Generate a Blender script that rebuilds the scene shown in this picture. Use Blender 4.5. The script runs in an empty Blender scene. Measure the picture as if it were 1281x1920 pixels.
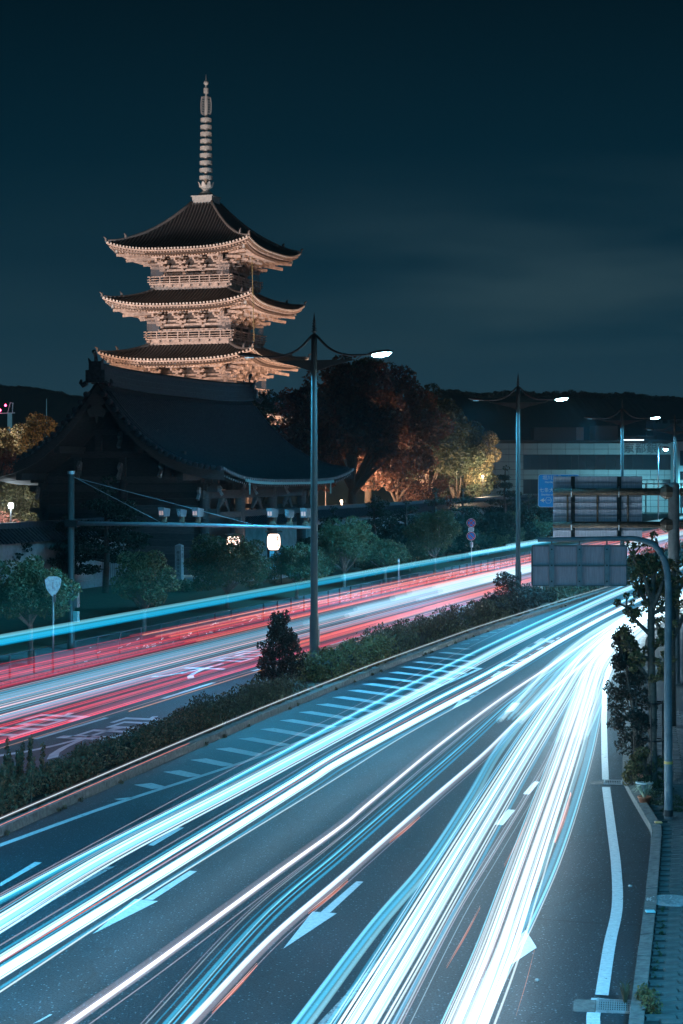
import bpy, math, random
import numpy as np
from mathutils import Vector, Matrix
random.seed(7)
R = math.radians
sc = bpy.context.scene
COL = sc.collection
# ------------------------------------------------------------------ camera
F = 3490.0; HC = 6.74; HY = 889.0
cam_d = bpy.data.cameras.new("camera"); cam = bpy.data.objects.new("camera", cam_d); COL.objects.link(cam)
cam.location = (0, 0, HC); cam.rotation_euler = (R(90), 0, 0)
cam_d.sensor_fit = 'VERTICAL'; cam_d.sensor_height = 36.0; cam_d.lens = 36.0 * F / 1920
cam_d.shift_y = -(960 - HY) / 1920.0; cam_d.clip_start = 0.5; cam_d.clip_end = 9000
sc.camera = cam
# ------------------------------------------------------------------ render look
sc.view_settings.view_transform = 'Standard'; sc.view_settings.look = 'None'
sc.view_settings.exposure = 0; sc.view_settings.gamma = 1; sc.view_settings.use_curve_mapping = False
sc.cycles.use_denoising = True
sc.cycles.max_bounces = 5; sc.cycles.diffuse_bounces = 2; sc.cycles.glossy_bounces = 2
sc.cycles.transmission_bounces = 3; sc.cycles.transparent_max_bounces = 90
sc.cycles.sample_clamp_indirect = 4; sc.cycles.sample_clamp_direct = 0
sc.cycles.volume_bounces = 0
sc.cycles.caustics_reflective = False; sc.cycles.caustics_refractive = False
# ------------------------------------------------------------------ night sky
W = bpy.data.worlds.new("World"); sc.world = W; W.use_nodes = True
nt = W.node_tree; N = nt.nodes; L = nt.links
bg = N['Background']
tc = N.new('ShaderNodeTexCoord'); sp = N.new('ShaderNodeSeparateXYZ'); L.new(tc.outputs['Generated'], sp.inputs[0])
rp = N.new('ShaderNodeValToRGB'); L.new(sp.outputs['Z'], rp.inputs[0])
el = rp.color_ramp.elements
el[0].position = 0.0; el[0].color = (.019, .062, .088, 1)
el[1].position = 0.26; el[1].color = (.0004, .0075, .0135, 1)
for p, c in ((.035, (.0155, .052, .080, 1)), (.075, (.0075, .036, .058, 1)), (.115, (.003, .024, .042, 1)), (.17, (.0013, .0165, .030, 1))):
    e = el.new(p); e.color = c
mp = N.new('ShaderNodeMapping'); L.new(tc.outputs['Generated'], mp.inputs[0]); mp.inputs['Scale'].default_value = (3.2, 1.2, 17); mp.inputs['Rotation'].default_value = (0, R(10), 0); mp.inputs['Location'].default_value = (.35, 0, .25)
nz = N.new('ShaderNodeTexNoise'); L.new(mp.outputs[0], nz.inputs[0]); nz.inputs['Scale'].default_value = 1.5; nz.inputs['Detail'].default_value = 3; nz.inputs['Roughness'].default_value = .45
cr = N.new('ShaderNodeValToRGB'); L.new(nz.outputs['Fac'], cr.inputs[0])
cr.color_ramp.elements[0].position = .34; cr.color_ramp.elements[0].color = (0, 0, 0, 1); cr.color_ramp.elements[1].position = .60; cr.color_ramp.elements[1].color = (1, 1, 1, 1)
band = N.new('ShaderNodeValToRGB'); L.new(sp.outputs['Z'], band.inputs[0])
be = band.color_ramp.elements; be[0].position = 0; be[0].color = (.25, .25, .25, 1); be[1].position = .17; be[1].color = (0, 0, 0, 1)
for p, v in ((.05, .5), (.075, 1), (.11, .9), (.14, .35)):
    e = be.new(p); e.color = (v, v, v, 1)
ml = N.new('ShaderNodeMath'); ml.operation = 'MULTIPLY'; L.new(cr.outputs[0], ml.inputs[0]); L.new(band.outputs[0], ml.inputs[1])
side = N.new('ShaderNodeMapRange'); side.interpolation_type = 'SMOOTHSTEP'; L.new(sp.outputs['X'], side.inputs[0]); side.inputs[1].default_value = -.09; side.inputs[2].default_value = .14; side.inputs[3].default_value = .12
ml2 = N.new('ShaderNodeMath'); ml2.operation = 'MULTIPLY'; L.new(ml.outputs[0], ml2.inputs[0]); L.new(side.outputs[0], ml2.inputs[1]); ml = ml2
mx = N.new('ShaderNodeMix'); mx.data_type = 'RGBA'; L.new(ml.outputs[0], mx.inputs['Factor']); L.new(rp.outputs[0], mx.inputs[6]); mx.inputs[7].default_value = (.026, .060, .078, 1)
L.new(mx.outputs[2], bg.inputs['Color']); bg.inputs['Strength'].default_value = 1.05

# ------------------------------------------------------------------ helpers
def G(px, py, z=0.0):
    Y = F * (HC - z) / (py - HY); return Vector(((px - 640) / F * Y, Y, z))
def PT(px, py, Y):
    return Vector(((px - 640) / F * Y, Y, HC + (HY - py) / F * Y))
def tag(o, label=None, cat=None, group=None, kind=None):
    if label: o['label'] = label
    if cat: o['category'] = cat
    if group: o['group'] = group
    if kind: o['kind'] = kind
    return o
def thing(name, label, cat, loc=(0, 0, 0), rz=0, group=None):
    o = bpy.data.objects.new(name, None); COL.objects.link(o); o.empty_display_size = .2
    o.location = loc; o.rotation_euler = (0, 0, rz); return tag(o, label, cat, group)
def objm(name, mesh, parent=None, loc=None, rz=None, kind=None):
    o = bpy.data.objects.new(name, mesh); COL.objects.link(o)
    if parent: o.parent = parent
    if loc is not None: o.location = loc
    if rz is not None: o.rotation_euler = rz if hasattr(rz, '__len__') else (0, 0, rz)
    if kind: o['kind'] = kind
    return o
def copy_tree(o, parent=None):
    c = o.copy(); COL.objects.link(c)
    if parent: c.parent = parent
    for ch in list(o.children): copy_tree(ch, c)
    return c
class MB:
    def __init__(s): s.v = []; s.f = []
    def add(s, vs, fs):
        b = len(s.v); s.v += [tuple(v) for v in vs]; s.f += [tuple(i + b for i in f) for f in fs]; return s
    def box(s, x0, x1, y0, y1, z0, z1, M=None):
        vs = [Vector((x, y, z)) for x in (x0, x1) for y in (y0, y1) for z in (z0, z1)]
        if M is not None: vs = [M @ v for v in vs]
        return s.add(vs, [(0, 1, 3, 2), (4, 6, 7, 5), (0, 4, 5, 1), (2, 3, 7, 6), (0, 2, 6, 4), (1, 5, 7, 3)])
    def beam(s, a, b, w, h, up=(0, 0, 1)):
        a = Vector(a); b = Vector(b); d = (b - a).normalized(); u = Vector(up)
        r = d.cross(u); r = r.normalized() if r.length > 1e-5 else Vector((1, 0, 0)); u = r.cross(d)
        vs = [p + r * i * w / 2 + u * j * h / 2 for p in (a, b) for i, j in ((-1, -1), (1, -1), (1, 1), (-1, 1))]
        return s.add(vs, [(3, 2, 1, 0), (4, 5, 6, 7), (0, 1, 5, 4), (1, 2, 6, 5), (2, 3, 7, 6), (3, 0, 4, 7)])
    def tube(s, pts, rad, n=6, cap=True, flat=1.0):
        pts = [Vector(p) for p in pts]; m = len(pts)
        if not hasattr(rad, '__len__'): rad = [rad] * m
        vs = []
        for i, p in enumerate(pts):
            d = (pts[min(i + 1, m - 1)] - pts[max(i - 1, 0)]); d = d.normalized() if d.length > 1e-6 else Vector((0, 0, 1))
            ref = Vector((0, 0, 1)) if abs(d.z) < .9 else Vector((0, 1, 0))
            r = d.cross(ref).normalized(); u = r.cross(d)
            for k in range(n):
                a = 2 * math.pi * k / n
                vs.append(p + r * math.cos(a) * rad[i] + u * math.sin(a) * rad[i] * flat)
        fs = [(i * n + k, i * n + (k + 1) % n, (i + 1) * n + (k + 1) % n, (i + 1) * n + k) for i in range(m - 1) for k in range(n)]
        if cap: fs += [tuple(range(n - 1, -1, -1)), tuple((m - 1) * n + k for k in range(n))]
        return s.add(vs, fs)
    def lathe(s, prof, n=12, c=(0, 0, 0), cap=True):
        m = len(prof); vs = [(c[0] + r * math.cos(2 * math.pi * k / n), c[1] + r * math.sin(2 * math.pi * k / n), c[2] + z) for r, z in prof for k in range(n)]
        fs = [(i * n + k, i * n + (k + 1) % n, (i + 1) * n + (k + 1) % n, (i + 1) * n + k) for i in range(m - 1) for k in range(n)]
        if cap: fs += [tuple(range(n - 1, -1, -1)), tuple((m - 1) * n + k for k in range(n))]
        return s.add(vs, fs)
    def prism(s, poly, z0, z1):
        n = len(poly); vs = [(x, y, z0) for x, y in poly] + [(x, y, z1) for x, y in poly]
        return s.add(vs, [tuple(range(n - 1, -1, -1)), tuple(range(n, 2 * n))] + [(i, (i + 1) % n, n + (i + 1) % n, n + i) for i in range(n)])
    def grid(s, P):
        a = len(P); b = len(P[0])
        return s.add([p for row in P for p in row], [(i * b + j, i * b + j + 1, (i + 1) * b + j + 1, (i + 1) * b + j) for i in range(a - 1) for j in range(b - 1)])
    def xform(s, M): s.v = [tuple(M @ Vector(v)) for v in s.v]; return s
    def mesh(s, name, mat, smooth=False):
        me = bpy.data.meshes.new(name); me.from_pydata(s.v, [], s.f); me.materials.append(mat)
        if smooth: me.polygons.foreach_set('use_smooth', [True] * len(me.polygons))
        me.update(); return me
    def build(s, name, mat, parent=None, smooth=False, kind=None, loc=None, rz=None):
        return objm(name, s.mesh(name, mat, smooth), parent, loc, rz, kind)
def bevel(o, w=.01, seg=1):
    m = o.modifiers.new('bevel', 'BEVEL'); m.width = w; m.segments = seg; m.limit_method = 'ANGLE'; return o
def catmull(pts, n=10):
    P = [Vector(p) for p in pts]; P = [P[0] * 2 - P[1]] + P + [P[-1] * 2 - P[-2]]; out = []
    for i in range(1, len(P) - 2):
        for k in range(n):
            t = k / n
            out.append(.5 * (2 * P[i] + (P[i + 1] - P[i - 1]) * t + (2 * P[i - 1] - 5 * P[i] + 4 * P[i + 1] - P[i + 2]) * t * t + (3 * P[i] - 3 * P[i + 1] + P[i + 2] - P[i - 1]) * t ** 3))
    out.append(P[-2]); return out
# ------------------------------------------------------------------ materials
MATS = {}
def mat(name, col, rough=.7, metal=0, noise=None, col2=None, bump=0, island=None, emit=None, spec=None, detail=5, transl=0, stretch=None):
    if name in MATS: return MATS[name]
    m = bpy.data.materials.new(name); m.use_nodes = True; t = m.node_tree; n = t.nodes; l = t.links; b = n['Principled BSDF']
    b.inputs['Base Color'].default_value = (*col, 1); b.inputs['Roughness'].default_value = rough; b.inputs['Metallic'].default_value = metal
    if spec is not None: b.inputs['Specular IOR Level'].default_value = spec
    src = None
    if noise:
        c = n.new('ShaderNodeTexCoord'); z = n.new('ShaderNodeTexNoise'); z.inputs['Scale'].default_value = noise; z.inputs['Detail'].default_value = detail; z.inputs['Roughness'].default_value = .65
        if stretch:
            mpn = n.new('ShaderNodeMapping'); mpn.inputs['Scale'].default_value = stretch; l.new(c.outputs['Object'], mpn.inputs[0]); l.new(mpn.outputs[0], z.inputs[0])
        else: l.new(c.outputs['Object'], z.inputs[0])
        r = n.new('ShaderNodeValToRGB'); l.new(z.outputs['Fac'], r.inputs[0]); r.color_ramp.elements[0].position = .33; r.color_ramp.elements[1].position = .67
        r.color_ramp.elements[0].color = (*col, 1); r.color_ramp.elements[1].color = (*(col2 or [x * 1.7 for x in col]), 1); src = r.outputs[0]
        if bump:
            bp = n.new('ShaderNodeBump'); bp.inputs['Strength'].default_value = bump; bp.inputs['Distance'].default_value = .02; l.new(z.outputs['Fac'], bp.inputs['Height']); l.new(bp.outputs[0], b.inputs['Normal'])
    if island:
        g = n.new('ShaderNodeNewGeometry'); r2 = n.new('ShaderNodeValToRGB'); l.new(g.outputs['Random Per Island'], r2.inputs[0])
        e = r2.color_ramp.elements; e[0].color = (*island[0], 1); e[1].color = (*island[-1], 1)
        for i, cc in enumerate(island[1:-1]):
            k = e.new((i + 1) / (len(island) - 1)); k.color = (*cc, 1)
        if src is not None:
            q = n.new('ShaderNodeMix'); q.data_type = 'RGBA'; q.inputs['Factor'].default_value = .5; l.new(src, q.inputs[6]); l.new(r2.outputs[0], q.inputs[7]); src = q.outputs[2]
        else: src = r2.outputs[0]
    if src is not None: l.new(src, b.inputs['Base Color'])
    if emit: b.inputs['Emission Color'].default_value = (*emit[0], 1); b.inputs['Emission Strength'].default_value = emit[1]
    if transl:
        tr = n.new('ShaderNodeBsdfTranslucent'); ms = n.new('ShaderNodeMixShader'); ms.inputs[0].default_value = transl
        if src is not None: l.new(src, tr.inputs['Color'])
        else: tr.inputs['Color'].default_value = (*col, 1)
        o = n['Material Output']; l.new(b.outputs[0], ms.inputs[1]); l.new(tr.outputs[0], ms.inputs[2]); l.new(ms.outputs[0], o.inputs[0])
    MATS[name] = m; return m
def wear(m, dark=(.03, .032, .035), amt=.46):
    t = m.node_tree; n = t.nodes; l = t.links; b = n['Principled BSDF']; src = b.inputs['Base Color'].links[0].from_socket; c = n.new('ShaderNodeTexCoord')
    z = n.new('ShaderNodeTexNoise'); z.inputs['Scale'].default_value = 5; z.inputs['Detail'].default_value = 8; z.inputs['Roughness'].default_value = .75; l.new(c.outputs['Object'], z.inputs[0])
    r = n.new('ShaderNodeValToRGB'); l.new(z.outputs['Fac'], r.inputs[0]); r.color_ramp.elements[0].position = amt - .06; r.color_ramp.elements[0].color = (0, 0, 0, 1); r.color_ramp.elements[1].position = amt; r.color_ramp.elements[1].color = (1, 1, 1, 1)
    q = n.new('ShaderNodeMix'); q.data_type = 'RGBA'; l.new(r.outputs[0], q.inputs['Factor']); q.inputs[6].default_value = (*dark, 1); l.new(src, q.inputs[7]); l.new(q.outputs[2], b.inputs['Base Color'])
def light_mat(name, col, st):
    """light drawn through the air by passing lamps: adds its light to whatever lies behind it"""
    if name in MATS: return MATS[name]
    m = bpy.data.materials.new(name); m.use_nodes = True; t = m.node_tree; n = t.nodes; l = t.links
    n.remove(n['Principled BSDF']); o = n['Material Output']
    e = n.new('ShaderNodeEmission'); e.inputs[0].default_value = (*col, 1)
    lw = n.new('ShaderNodeLayerWeight'); lw.inputs[0].default_value = .5
    s1 = n.new('ShaderNodeMath'); s1.operation = 'SUBTRACT'; s1.inputs[0].default_value = 1; l.new(lw.outputs['Facing'], s1.inputs[1])
    s2 = n.new('ShaderNodeMath'); s2.operation = 'MULTIPLY'; s2.inputs[1].default_value = st; l.new(s1.outputs[0], s2.inputs[0]); l.new(s2.outputs[0], e.inputs[1])
    tp = n.new('ShaderNodeBsdfTransparent'); ad = n.new('ShaderNodeAddShader'); l.new(tp.outputs[0], ad.inputs[0]); l.new(e.outputs[0], ad.inputs[1]); l.new(ad.outputs[0], o.inputs[0])
    MATS[name] = m; return m
def asphalt():
    m = mat('asphalt', (.05, .05, .052), .55)
    t = m.node_tree; n = t.nodes; l = t.links; b = n['Principled BSDF']; c = n.new('ShaderNodeTexCoord')
    z1 = n.new('ShaderNodeTexNoise'); z1.inputs['Scale'].default_value = 30; z1.inputs['Detail'].default_value = 3; l.new(c.outputs['Object'], z1.inputs[0])
    z2 = n.new('ShaderNodeTexNoise'); z2.inputs['Scale'].default_value = .35; z2.inputs['Detail'].default_value = 4; l.new(c.outputs['Object'], z2.inputs[0])
    r = n.new('ShaderNodeValToRGB'); l.new(z1.outputs['Fac'], r.inputs[0]); r.color_ramp.elements[0].position = .40; r.color_ramp.elements[0].color = (.007, .0100, .0125, 1); r.color_ramp.elements[1].position = .72; r.color_ramp.elements[1].color = (.040, .066, .082, 1)
    r2 = n.new('ShaderNodeValToRGB'); l.new(z2.outputs['Fac'], r2.inputs[0]); r2.color_ramp.elements[0].position = .3; r2.color_ramp.elements[0].color = (.62, .62, .62, 1); r2.color_ramp.elements[1].position = .7; r2.color_ramp.elements[1].color = (1.1, 1.1, 1.1, 1)
    q = n.new('ShaderNodeMix'); q.data_type = 'RGBA'; q.blend_type = 'MULTIPLY'; q.inputs['Factor'].default_value = 1; l.new(r.outputs[0], q.inputs[6]); l.new(r2.outputs[0], q.inputs[7]); l.new(q.outputs[2], b.inputs['Base Color'])
    cv = n.new('ShaderNodeTexVoronoi'); cv.feature = 'DISTANCE_TO_EDGE'; cv.inputs['Scale'].default_value = .16; cm_ = n.new('ShaderNodeMapping'); cm_.inputs['Scale'].default_value = (1.5, .5, 1); wz = n.new('ShaderNodeTexNoise'); wz.inputs['Scale'].default_value = 1.2; wz.inputs['Detail'].default_value = 6
    va = n.new('ShaderNodeVectorMath'); va.operation = 'MULTIPLY_ADD'; l.new(c.outputs['Object'], wz.inputs[0]); l.new(wz.outputs['Color'], va.inputs[0]); va.inputs[1].default_value = (1.6, 1.6, 0); l.new(c.outputs['Object'], va.inputs[2]); l.new(va.outputs[0], cm_.inputs[0]); l.new(cm_.outputs[0], cv.inputs[0])
    cr_ = n.new('ShaderNodeValToRGB'); l.new(cv.outputs['Distance'], cr_.inputs[0]); cr_.color_ramp.elements[0].position = 0; cr_.color_ramp.elements[0].color = (.35, .35, .35, 1); cr_.color_ramp.elements[1].position = .006; cr_.color_ramp.elements[1].color = (1, 1, 1, 1)
    pz = n.new('ShaderNodeTexVoronoi'); pz.inputs['Scale'].default_value = .11; l.new(cm_.outputs[0], pz.inputs[0]); pr = n.new('ShaderNodeSeparateColor'); l.new(pz.outputs['Color'], pr.inputs[0]); pm_ = n.new('ShaderNodeMapRange'); l.new(pr.outputs[0], pm_.inputs[0]); pm_.inputs[3].default_value = .72; pm_.inputs[4].default_value = 1.2
    q2 = n.new('ShaderNodeMix'); q2.data_type = 'RGBA'; q2.blend_type = 'MULTIPLY'; q2.inputs['Factor'].default_value = 1; l.new(q.outputs[2], q2.inputs[6]); l.new(cr_.outputs[0], q2.inputs[7])
    q3 = n.new('ShaderNodeVectorMath'); q3.operation = 'SCALE'; l.new(q2.outputs[2], q3.inputs[0]); l.new(pm_.outputs[0], q3.inputs['Scale']); l.new(q3.outputs[0], b.inputs['Base Color'])
    sv = n.new('ShaderNodeTexVoronoi'); sv.inputs['Scale'].default_value = 26; l.new(c.outputs['Object'], sv.inputs[0]); ss = n.new('ShaderNodeSeparateColor'); l.new(sv.outputs['Color'], ss.inputs[0])
    s1 = n.new('ShaderNodeMath'); s1.operation = 'GREATER_THAN'; l.new(ss.outputs[0], s1.inputs[0]); s1.inputs[1].default_value = .90; s2 = n.new('ShaderNodeMath'); s2.operation = 'LESS_THAN'; l.new(sv.outputs['Distance'], s2.inputs[0]); s2.inputs[1].default_value = .36
    s3 = n.new('ShaderNodeMath'); s3.operation = 'MULTIPLY'; l.new(s1.outputs[0], s3.inputs[0]); l.new(s2.outputs[0], s3.inputs[1]); q4 = n.new('ShaderNodeMix'); q4.data_type = 'RGBA'; l.new(s3.outputs[0], q4.inputs['Factor']); l.new(q3.outputs[0], q4.inputs[6]); q4.inputs[7].default_value = (.15, .18, .20, 1); l.new(q4.outputs[2], b.inputs['Base Color'])
    v = n.new('ShaderNodeTexVoronoi'); v.inputs['Scale'].default_value = 60; l.new(c.outputs['Object'], v.inputs[0])
    bp = n.new('ShaderNodeBump'); bp.inputs['Strength'].default_value = .45; bp.inputs['Distance'].default_value = .012; l.new(v.outputs['Distance'], bp.inputs['Height']); l.new(bp.outputs[0], b.inputs['Normal'])
    return m
A = asphalt()
PAINT = mat('road_paint', (.36, .39, .40), .7, noise=14, col2=(.54, .57, .58))
PAINT_OLD = mat('worn_road_paint', (.13, .13, .135), .75, noise=20, col2=(.26, .26, .265))
wear(PAINT, (.07, .075, .08), .40); wear(PAINT_OLD, (.03, .03, .03), .46)
KERB = mat('kerb_concrete', (.055, .055, .055), .9, noise=9, col2=(.13, .13, .125), bump=.6)
CONC = mat('concrete', (.22, .22, .22), .85, noise=5, col2=(.33, .33, .33), bump=.3)
SOIL = mat('soil', (.035, .03, .022), .95, noise=6, col2=(.07, .06, .045), bump=.6)
LAWN = mat('lawn', (.025, .035, .018), .95, noise=3, col2=(.06, .065, .03), bump=.5)
DKWOOD = mat('old_dark_timber', (.045, .042, .04), .75, noise=3, col2=(.08, .074, .07), stretch=(1, 1, 6))
DKWOOD2 = mat('weathered_plank', (.065, .06, .058), .8, noise=4, col2=(.115, .105, .098), stretch=(1, 1, 9))
PALETIP = mat('pale_painted_timber', (.15, .155, .155), .85, noise=6, col2=(.30, .30, .29))
GTILE = mat('gate_roof_tile', (.018, .027, .033), .5, noise=7, col2=(.06, .08, .095), bump=.3)
PTILE = mat('pagoda_roof_tile', (.02, .02, .023), .6, noise=5, col2=(.04, .04, .045))
PTILE2 = mat('pagoda_tile_roll_lit', (.085, .085, .09), .5, noise=5, col2=(.16, .155, .155))  # paler than the roof tile, standing in for highlights along the rolls
PWOODM = mat('pagoda_shaded_soffit', (.10, .078, .068), .85, noise=2.2, col2=(.17, .13, .11))  # darker than the other timber: shade under the eaves put into the colour
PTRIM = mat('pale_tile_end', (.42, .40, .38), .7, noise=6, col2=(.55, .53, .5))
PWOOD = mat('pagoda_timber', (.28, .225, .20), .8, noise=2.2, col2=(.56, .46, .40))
PWOODD = mat('pagoda_shaded_timber', (.05, .04, .036), .8, noise=2.5, col2=(.11, .085, .075))  # dark wall tone deepens the shade between the brackets
BRONZE = mat('weathered_bronze', (.30, .35, .36), .5, noise=4, col2=(.52, .53, .52))
PLASTER = mat('white_plaster', (.20, .20, .19), .9, noise=1.5, col2=(.36, .35, .33))
POLE = mat('lamp_post_paint', (.065, .055, .052), .45, metal=.2)
FENCE = mat('guard_fence_paint', (.06, .065, .07), .6)
POLEL = mat('galvanised_steel', (.26, .28, .30), .45, metal=.6, noise=8, col2=(.34, .36, .38))
RUST = mat('rusty_steel', (.075, .055, .045), .75, noise=9, col2=(.20, .12, .075), metal=.2)
COPPER = mat('copper_gutter', (.18, .42, .42), .6, noise=5, col2=(.25, .52, .52))
BARK = mat('bark', (.05, .04, .032), .95, noise=14, col2=(.10, .08, .065), bump=.7)
BARKL = mat('pale_bark', (.16, .15, .13), .95, noise=14, col2=(.26, .24, .21), bump=.7)
BLACKM = mat('black_metal', (.02, .02, .02), .5, metal=.5)
SIGNB = mat('sign_blue', (.01, .13, .42), .4)
WHITE = mat('white_sign_print', (.75, .78, .8), .5)
REDP = mat('red_sign_print', (.55, .03, .03), .5)
BLKP = mat('black_print', (.01, .01, .01), .7)
GREYP = mat('camera_housing_paint', (.10, .09, .095), .55, noise=8, col2=(.15, .14, .145))
GLASSD = mat('dark_window_glass', (.012, .016, .02), .12)
LENS = mat('lamp_lens_glow', (.8, .9, 1), .4, emit=((.45, .9, 1.0), 60))
LENSL = mat('paper_lantern_glow', (.9, .85, .8), .6, emit=((1.0, .70, .55), 3.2), noise=None)
REDL = mat('red_lamp_glow', (.8, .1, .1), .4, emit=((1, .04, .12), 25))
L_GREEN = [(.022, .05, .018), (.04, .075, .025), (.065, .09, .03), (.03, .06, .03)]
M_STREET = mat('street_tree_leaves', (.05, .07, .03), .5, island=[(.05, .10, .05), (.09, .13, .06), (.16, .15, .07), (.07, .12, .07)], transl=.25)
M_PINE = mat('pine_needles', (.02, .04, .025), .8, island=[(.012, .028, .018), (.025, .045, .028), (.02, .035, .02)], transl=.1)
M_EVER = mat('evergreen_leaves', (.03, .05, .02), .7, island=[(.015, .025, .012), (.03, .045, .02), (.045, .055, .022)], transl=.3)
M_MAPLE = mat('red_maple_leaves', (.1, .04, .03), .7, island=[(.035, .022, .018), (.085, .04, .03), (.12, .055, .035), (.06, .045, .03)], transl=.4)
M_GOLD = mat('golden_leaves', (.2, .15, .04), .7, island=[(.12, .105, .055), (.26, .22, .11), (.34, .28, .14), (.07, .07, .04)], transl=.35)
M_HEDGE = mat('hedge_leaves', (.04, .05, .025), .7, island=[(.025, .035, .016), (.05, .05, .022), (.22, .085, .04), (.035, .035, .018), (.11, .07, .03)], transl=.2)
M_WEED = mat('dry_weeds', (.06, .05, .03), .8, island=[(.04, .04, .022), (.09, .065, .045), (.07, .07, .035), (.12, .09, .05)], transl=.3)
M_DARKLEAF = mat('dark_shrub_leaves', (.02, .03, .02), .75, island=[(.012, .018, .014), (.028, .03, .02), (.05, .025, .02)], transl=.2)
M_YELL = mat('yellowing_leaves', (.1, .09, .03), .75, island=[(.05, .055, .02), (.10, .09, .03), (.16, .11, .04), (.05, .04, .03)], transl=.25)
M_RLEAF = mat('red_autumn_leaves', (.2, .06, .04), .7, island=[(.18, .05, .03), (.3, .09, .06), (.25, .12, .08)], transl=.3)

# ------------------------------------------------------------------ foliage
def leaves(clumps, dens, size, seed=1, surf=.6, up=0.0):
    """clumps: list of (cx,cy,cz, rx,ry,rz). returns arrays of rhombus leaves"""
    rg = np.random.default_rng(seed); Vs = []; DN = 26 / size ** 2 * min(1.1, max(.35, dens * size * size / 8))
    for (cx, cy, cz, rx, ry, rz) in clumps:
        n = max(6, int(DN * (rx * ry + ry * rz + rx * rz) / 3))
        d = rg.normal(size=(n, 3)); d /= np.linalg.norm(d, axis=1)[:, None] + 1e-9
        r = rg.random(n) ** (1 / 3.) * (1 - surf) + surf * (1 - .25 * rg.random(n))
        c = d * r[:, None] * np.array([rx, ry, rz]) + np.array([cx, cy, cz])
        a = rg.normal(size=(n, 3)); a[:, 2] += up * 2; a /= np.linalg.norm(a, axis=1)[:, None] + 1e-9
        b = np.cross(a, rg.normal(size=(n, 3))); b /= np.linalg.norm(b, axis=1)[:, None] + 1e-9
        s = size * (.6 + .8 * rg.random(n))[:, None]
        Vs.append(np.stack([c - a * s * .5, c - b * s * .28, c + a * s * .5, c + b * s * .28], 1))
    return np.concatenate(Vs).reshape(-1, 3)
def leaf_mesh(name, V, mat_):
    me = bpy.data.meshes.new(name); nq = len(V) // 4
    me.vertices.add(len(V)); me.vertices.foreach_set('co', V.astype(np.float32).ravel())
    me.loops.add(nq * 4); me.loops.foreach_set('vertex_index', np.arange(nq * 4, dtype=np.int32))
    me.polygons.add(nq); me.polygons.foreach_set('loop_start', np.arange(0, nq * 4, 4, dtype=np.int32)); 
    me.materials.append(mat_); me.update(calc_edges=True); return me
def tree(name, label, cat, base, H, cr, trunkr=.2, mt=None, bark=None, leaf=.2, dens=60, ncl=26, clr=.32, seed=1, low=.35, group=None, cz=None, limbs=9, lean=(0, 0), flat=.8, surf=.6):
    """base world pos, H height, cr crown radius (x,y). crown ellipsoid between low*H and H"""
    rg = random.Random(seed); base = Vector(base)
    t = thing(name, label, cat, base, 0, group)
    cx = cr if not hasattr(cr, '__len__') else cr[0]; cy = cr if not hasattr(cr, '__len__') else cr[1]
    zc = H * (1 + low) / 2; hz = H * (1 - low) / 2; cl = []
    R0 = clr * (cx + cy + hz) / 3 * 1.15
    for i in range(ncl):
        while True:
            d = Vector((rg.gauss(0, 1), rg.gauss(0, 1), rg.gauss(0, 1))).normalized()
            q = rg.uniform(.45, .93) if i > ncl // 5 else rg.uniform(0, .5)
            if d.z > -.75: break
        rr = R0 * rg.uniform(.65, 1.25)
        cl.append((d.x * cx * q + lean[0] * .6, d.y * cy * q + lean[1] * .6, zc + d.z * hz * q, rr, rr, rr * flat))
    V = leaves(cl, dens, leaf, seed, surf)
    objm('crown', leaf_mesh('crown', V, mt or M_EVER), t)
    mb = MB(); th = H * low * 1.25
    mid = (lean[0] * .25, lean[1] * .25)
    mb.tube([(0, 0, -.15), (mid[0] * .4, mid[1] * .4, th * .5), (mid[0], mid[1], th)], [trunkr * 1.25, trunkr * .95, trunkr * .75], 8)
    o = mb.build('trunk', bark or BARK, t, True)
    lb = MB()
    for i in range(limbs):
        c = cl[rg.randrange(len(cl))]; a = Vector((mid[0] * .8, mid[1] * .8, th * rg.uniform(.7, .98))); b = Vector(c[:3]); m = a.lerp(b, .5) + Vector((0, 0, -.08 * H * rg.random() + .03 * H))
        lb.tube(catmull([a, m, b], 4), [trunkr * .5 * (1 - k / 9.5) + .012 for k in range(9)], 5, False)
    lb.build('limb', bark or BARK, t, True)
    return t
def pine(label, base, H, cr, seed, layers=7, lean=0, cat='pine tree', group=None, low=.35, dens=170, leaf=.16):
    rg = random.Random(seed); t = thing('pine_tree', label, cat, base, 0, group); cl = []
    lb = MB()
    for i in range(layers):
        f = i / (layers - 1); z = H * (low + (1 - low) * f) - .25; rr = cr * (1 - .68 * f) 
        for k in range(4 if f < .85 else 1):
            a = rg.uniform(0, 6.28); q = rr * (.62 if f < .85 else .1)
            c = (math.cos(a) * q + lean * f, math.sin(a) * q, z + rg.uniform(-.15, .15), rr * .55, rr * .55, .16 + .10 * cr / 2)
            cl.append(c)
            if f < .9: lb.tube([(lean * f, 0, z - .25), (c[0] * .6, c[1] * .6, z - .12), (c[0], c[1], z)], [.06, .045, .02], 5, False)
    V = leaves(cl, dens, leaf, seed, .3)
    objm('needles', leaf_mesh('needles', V, M_PINE), t); lb.build('branches', BARK, t, True)
    MB().tube([(0, 0, -.1), (lean * .3 + .05, 0, H * .35), (lean * .6 - .04, 0, H * .65), (lean, 0, H * .97)], [.19, .15, .1, .04], 8).build('trunk', BARK, t, True)
    return t

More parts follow.
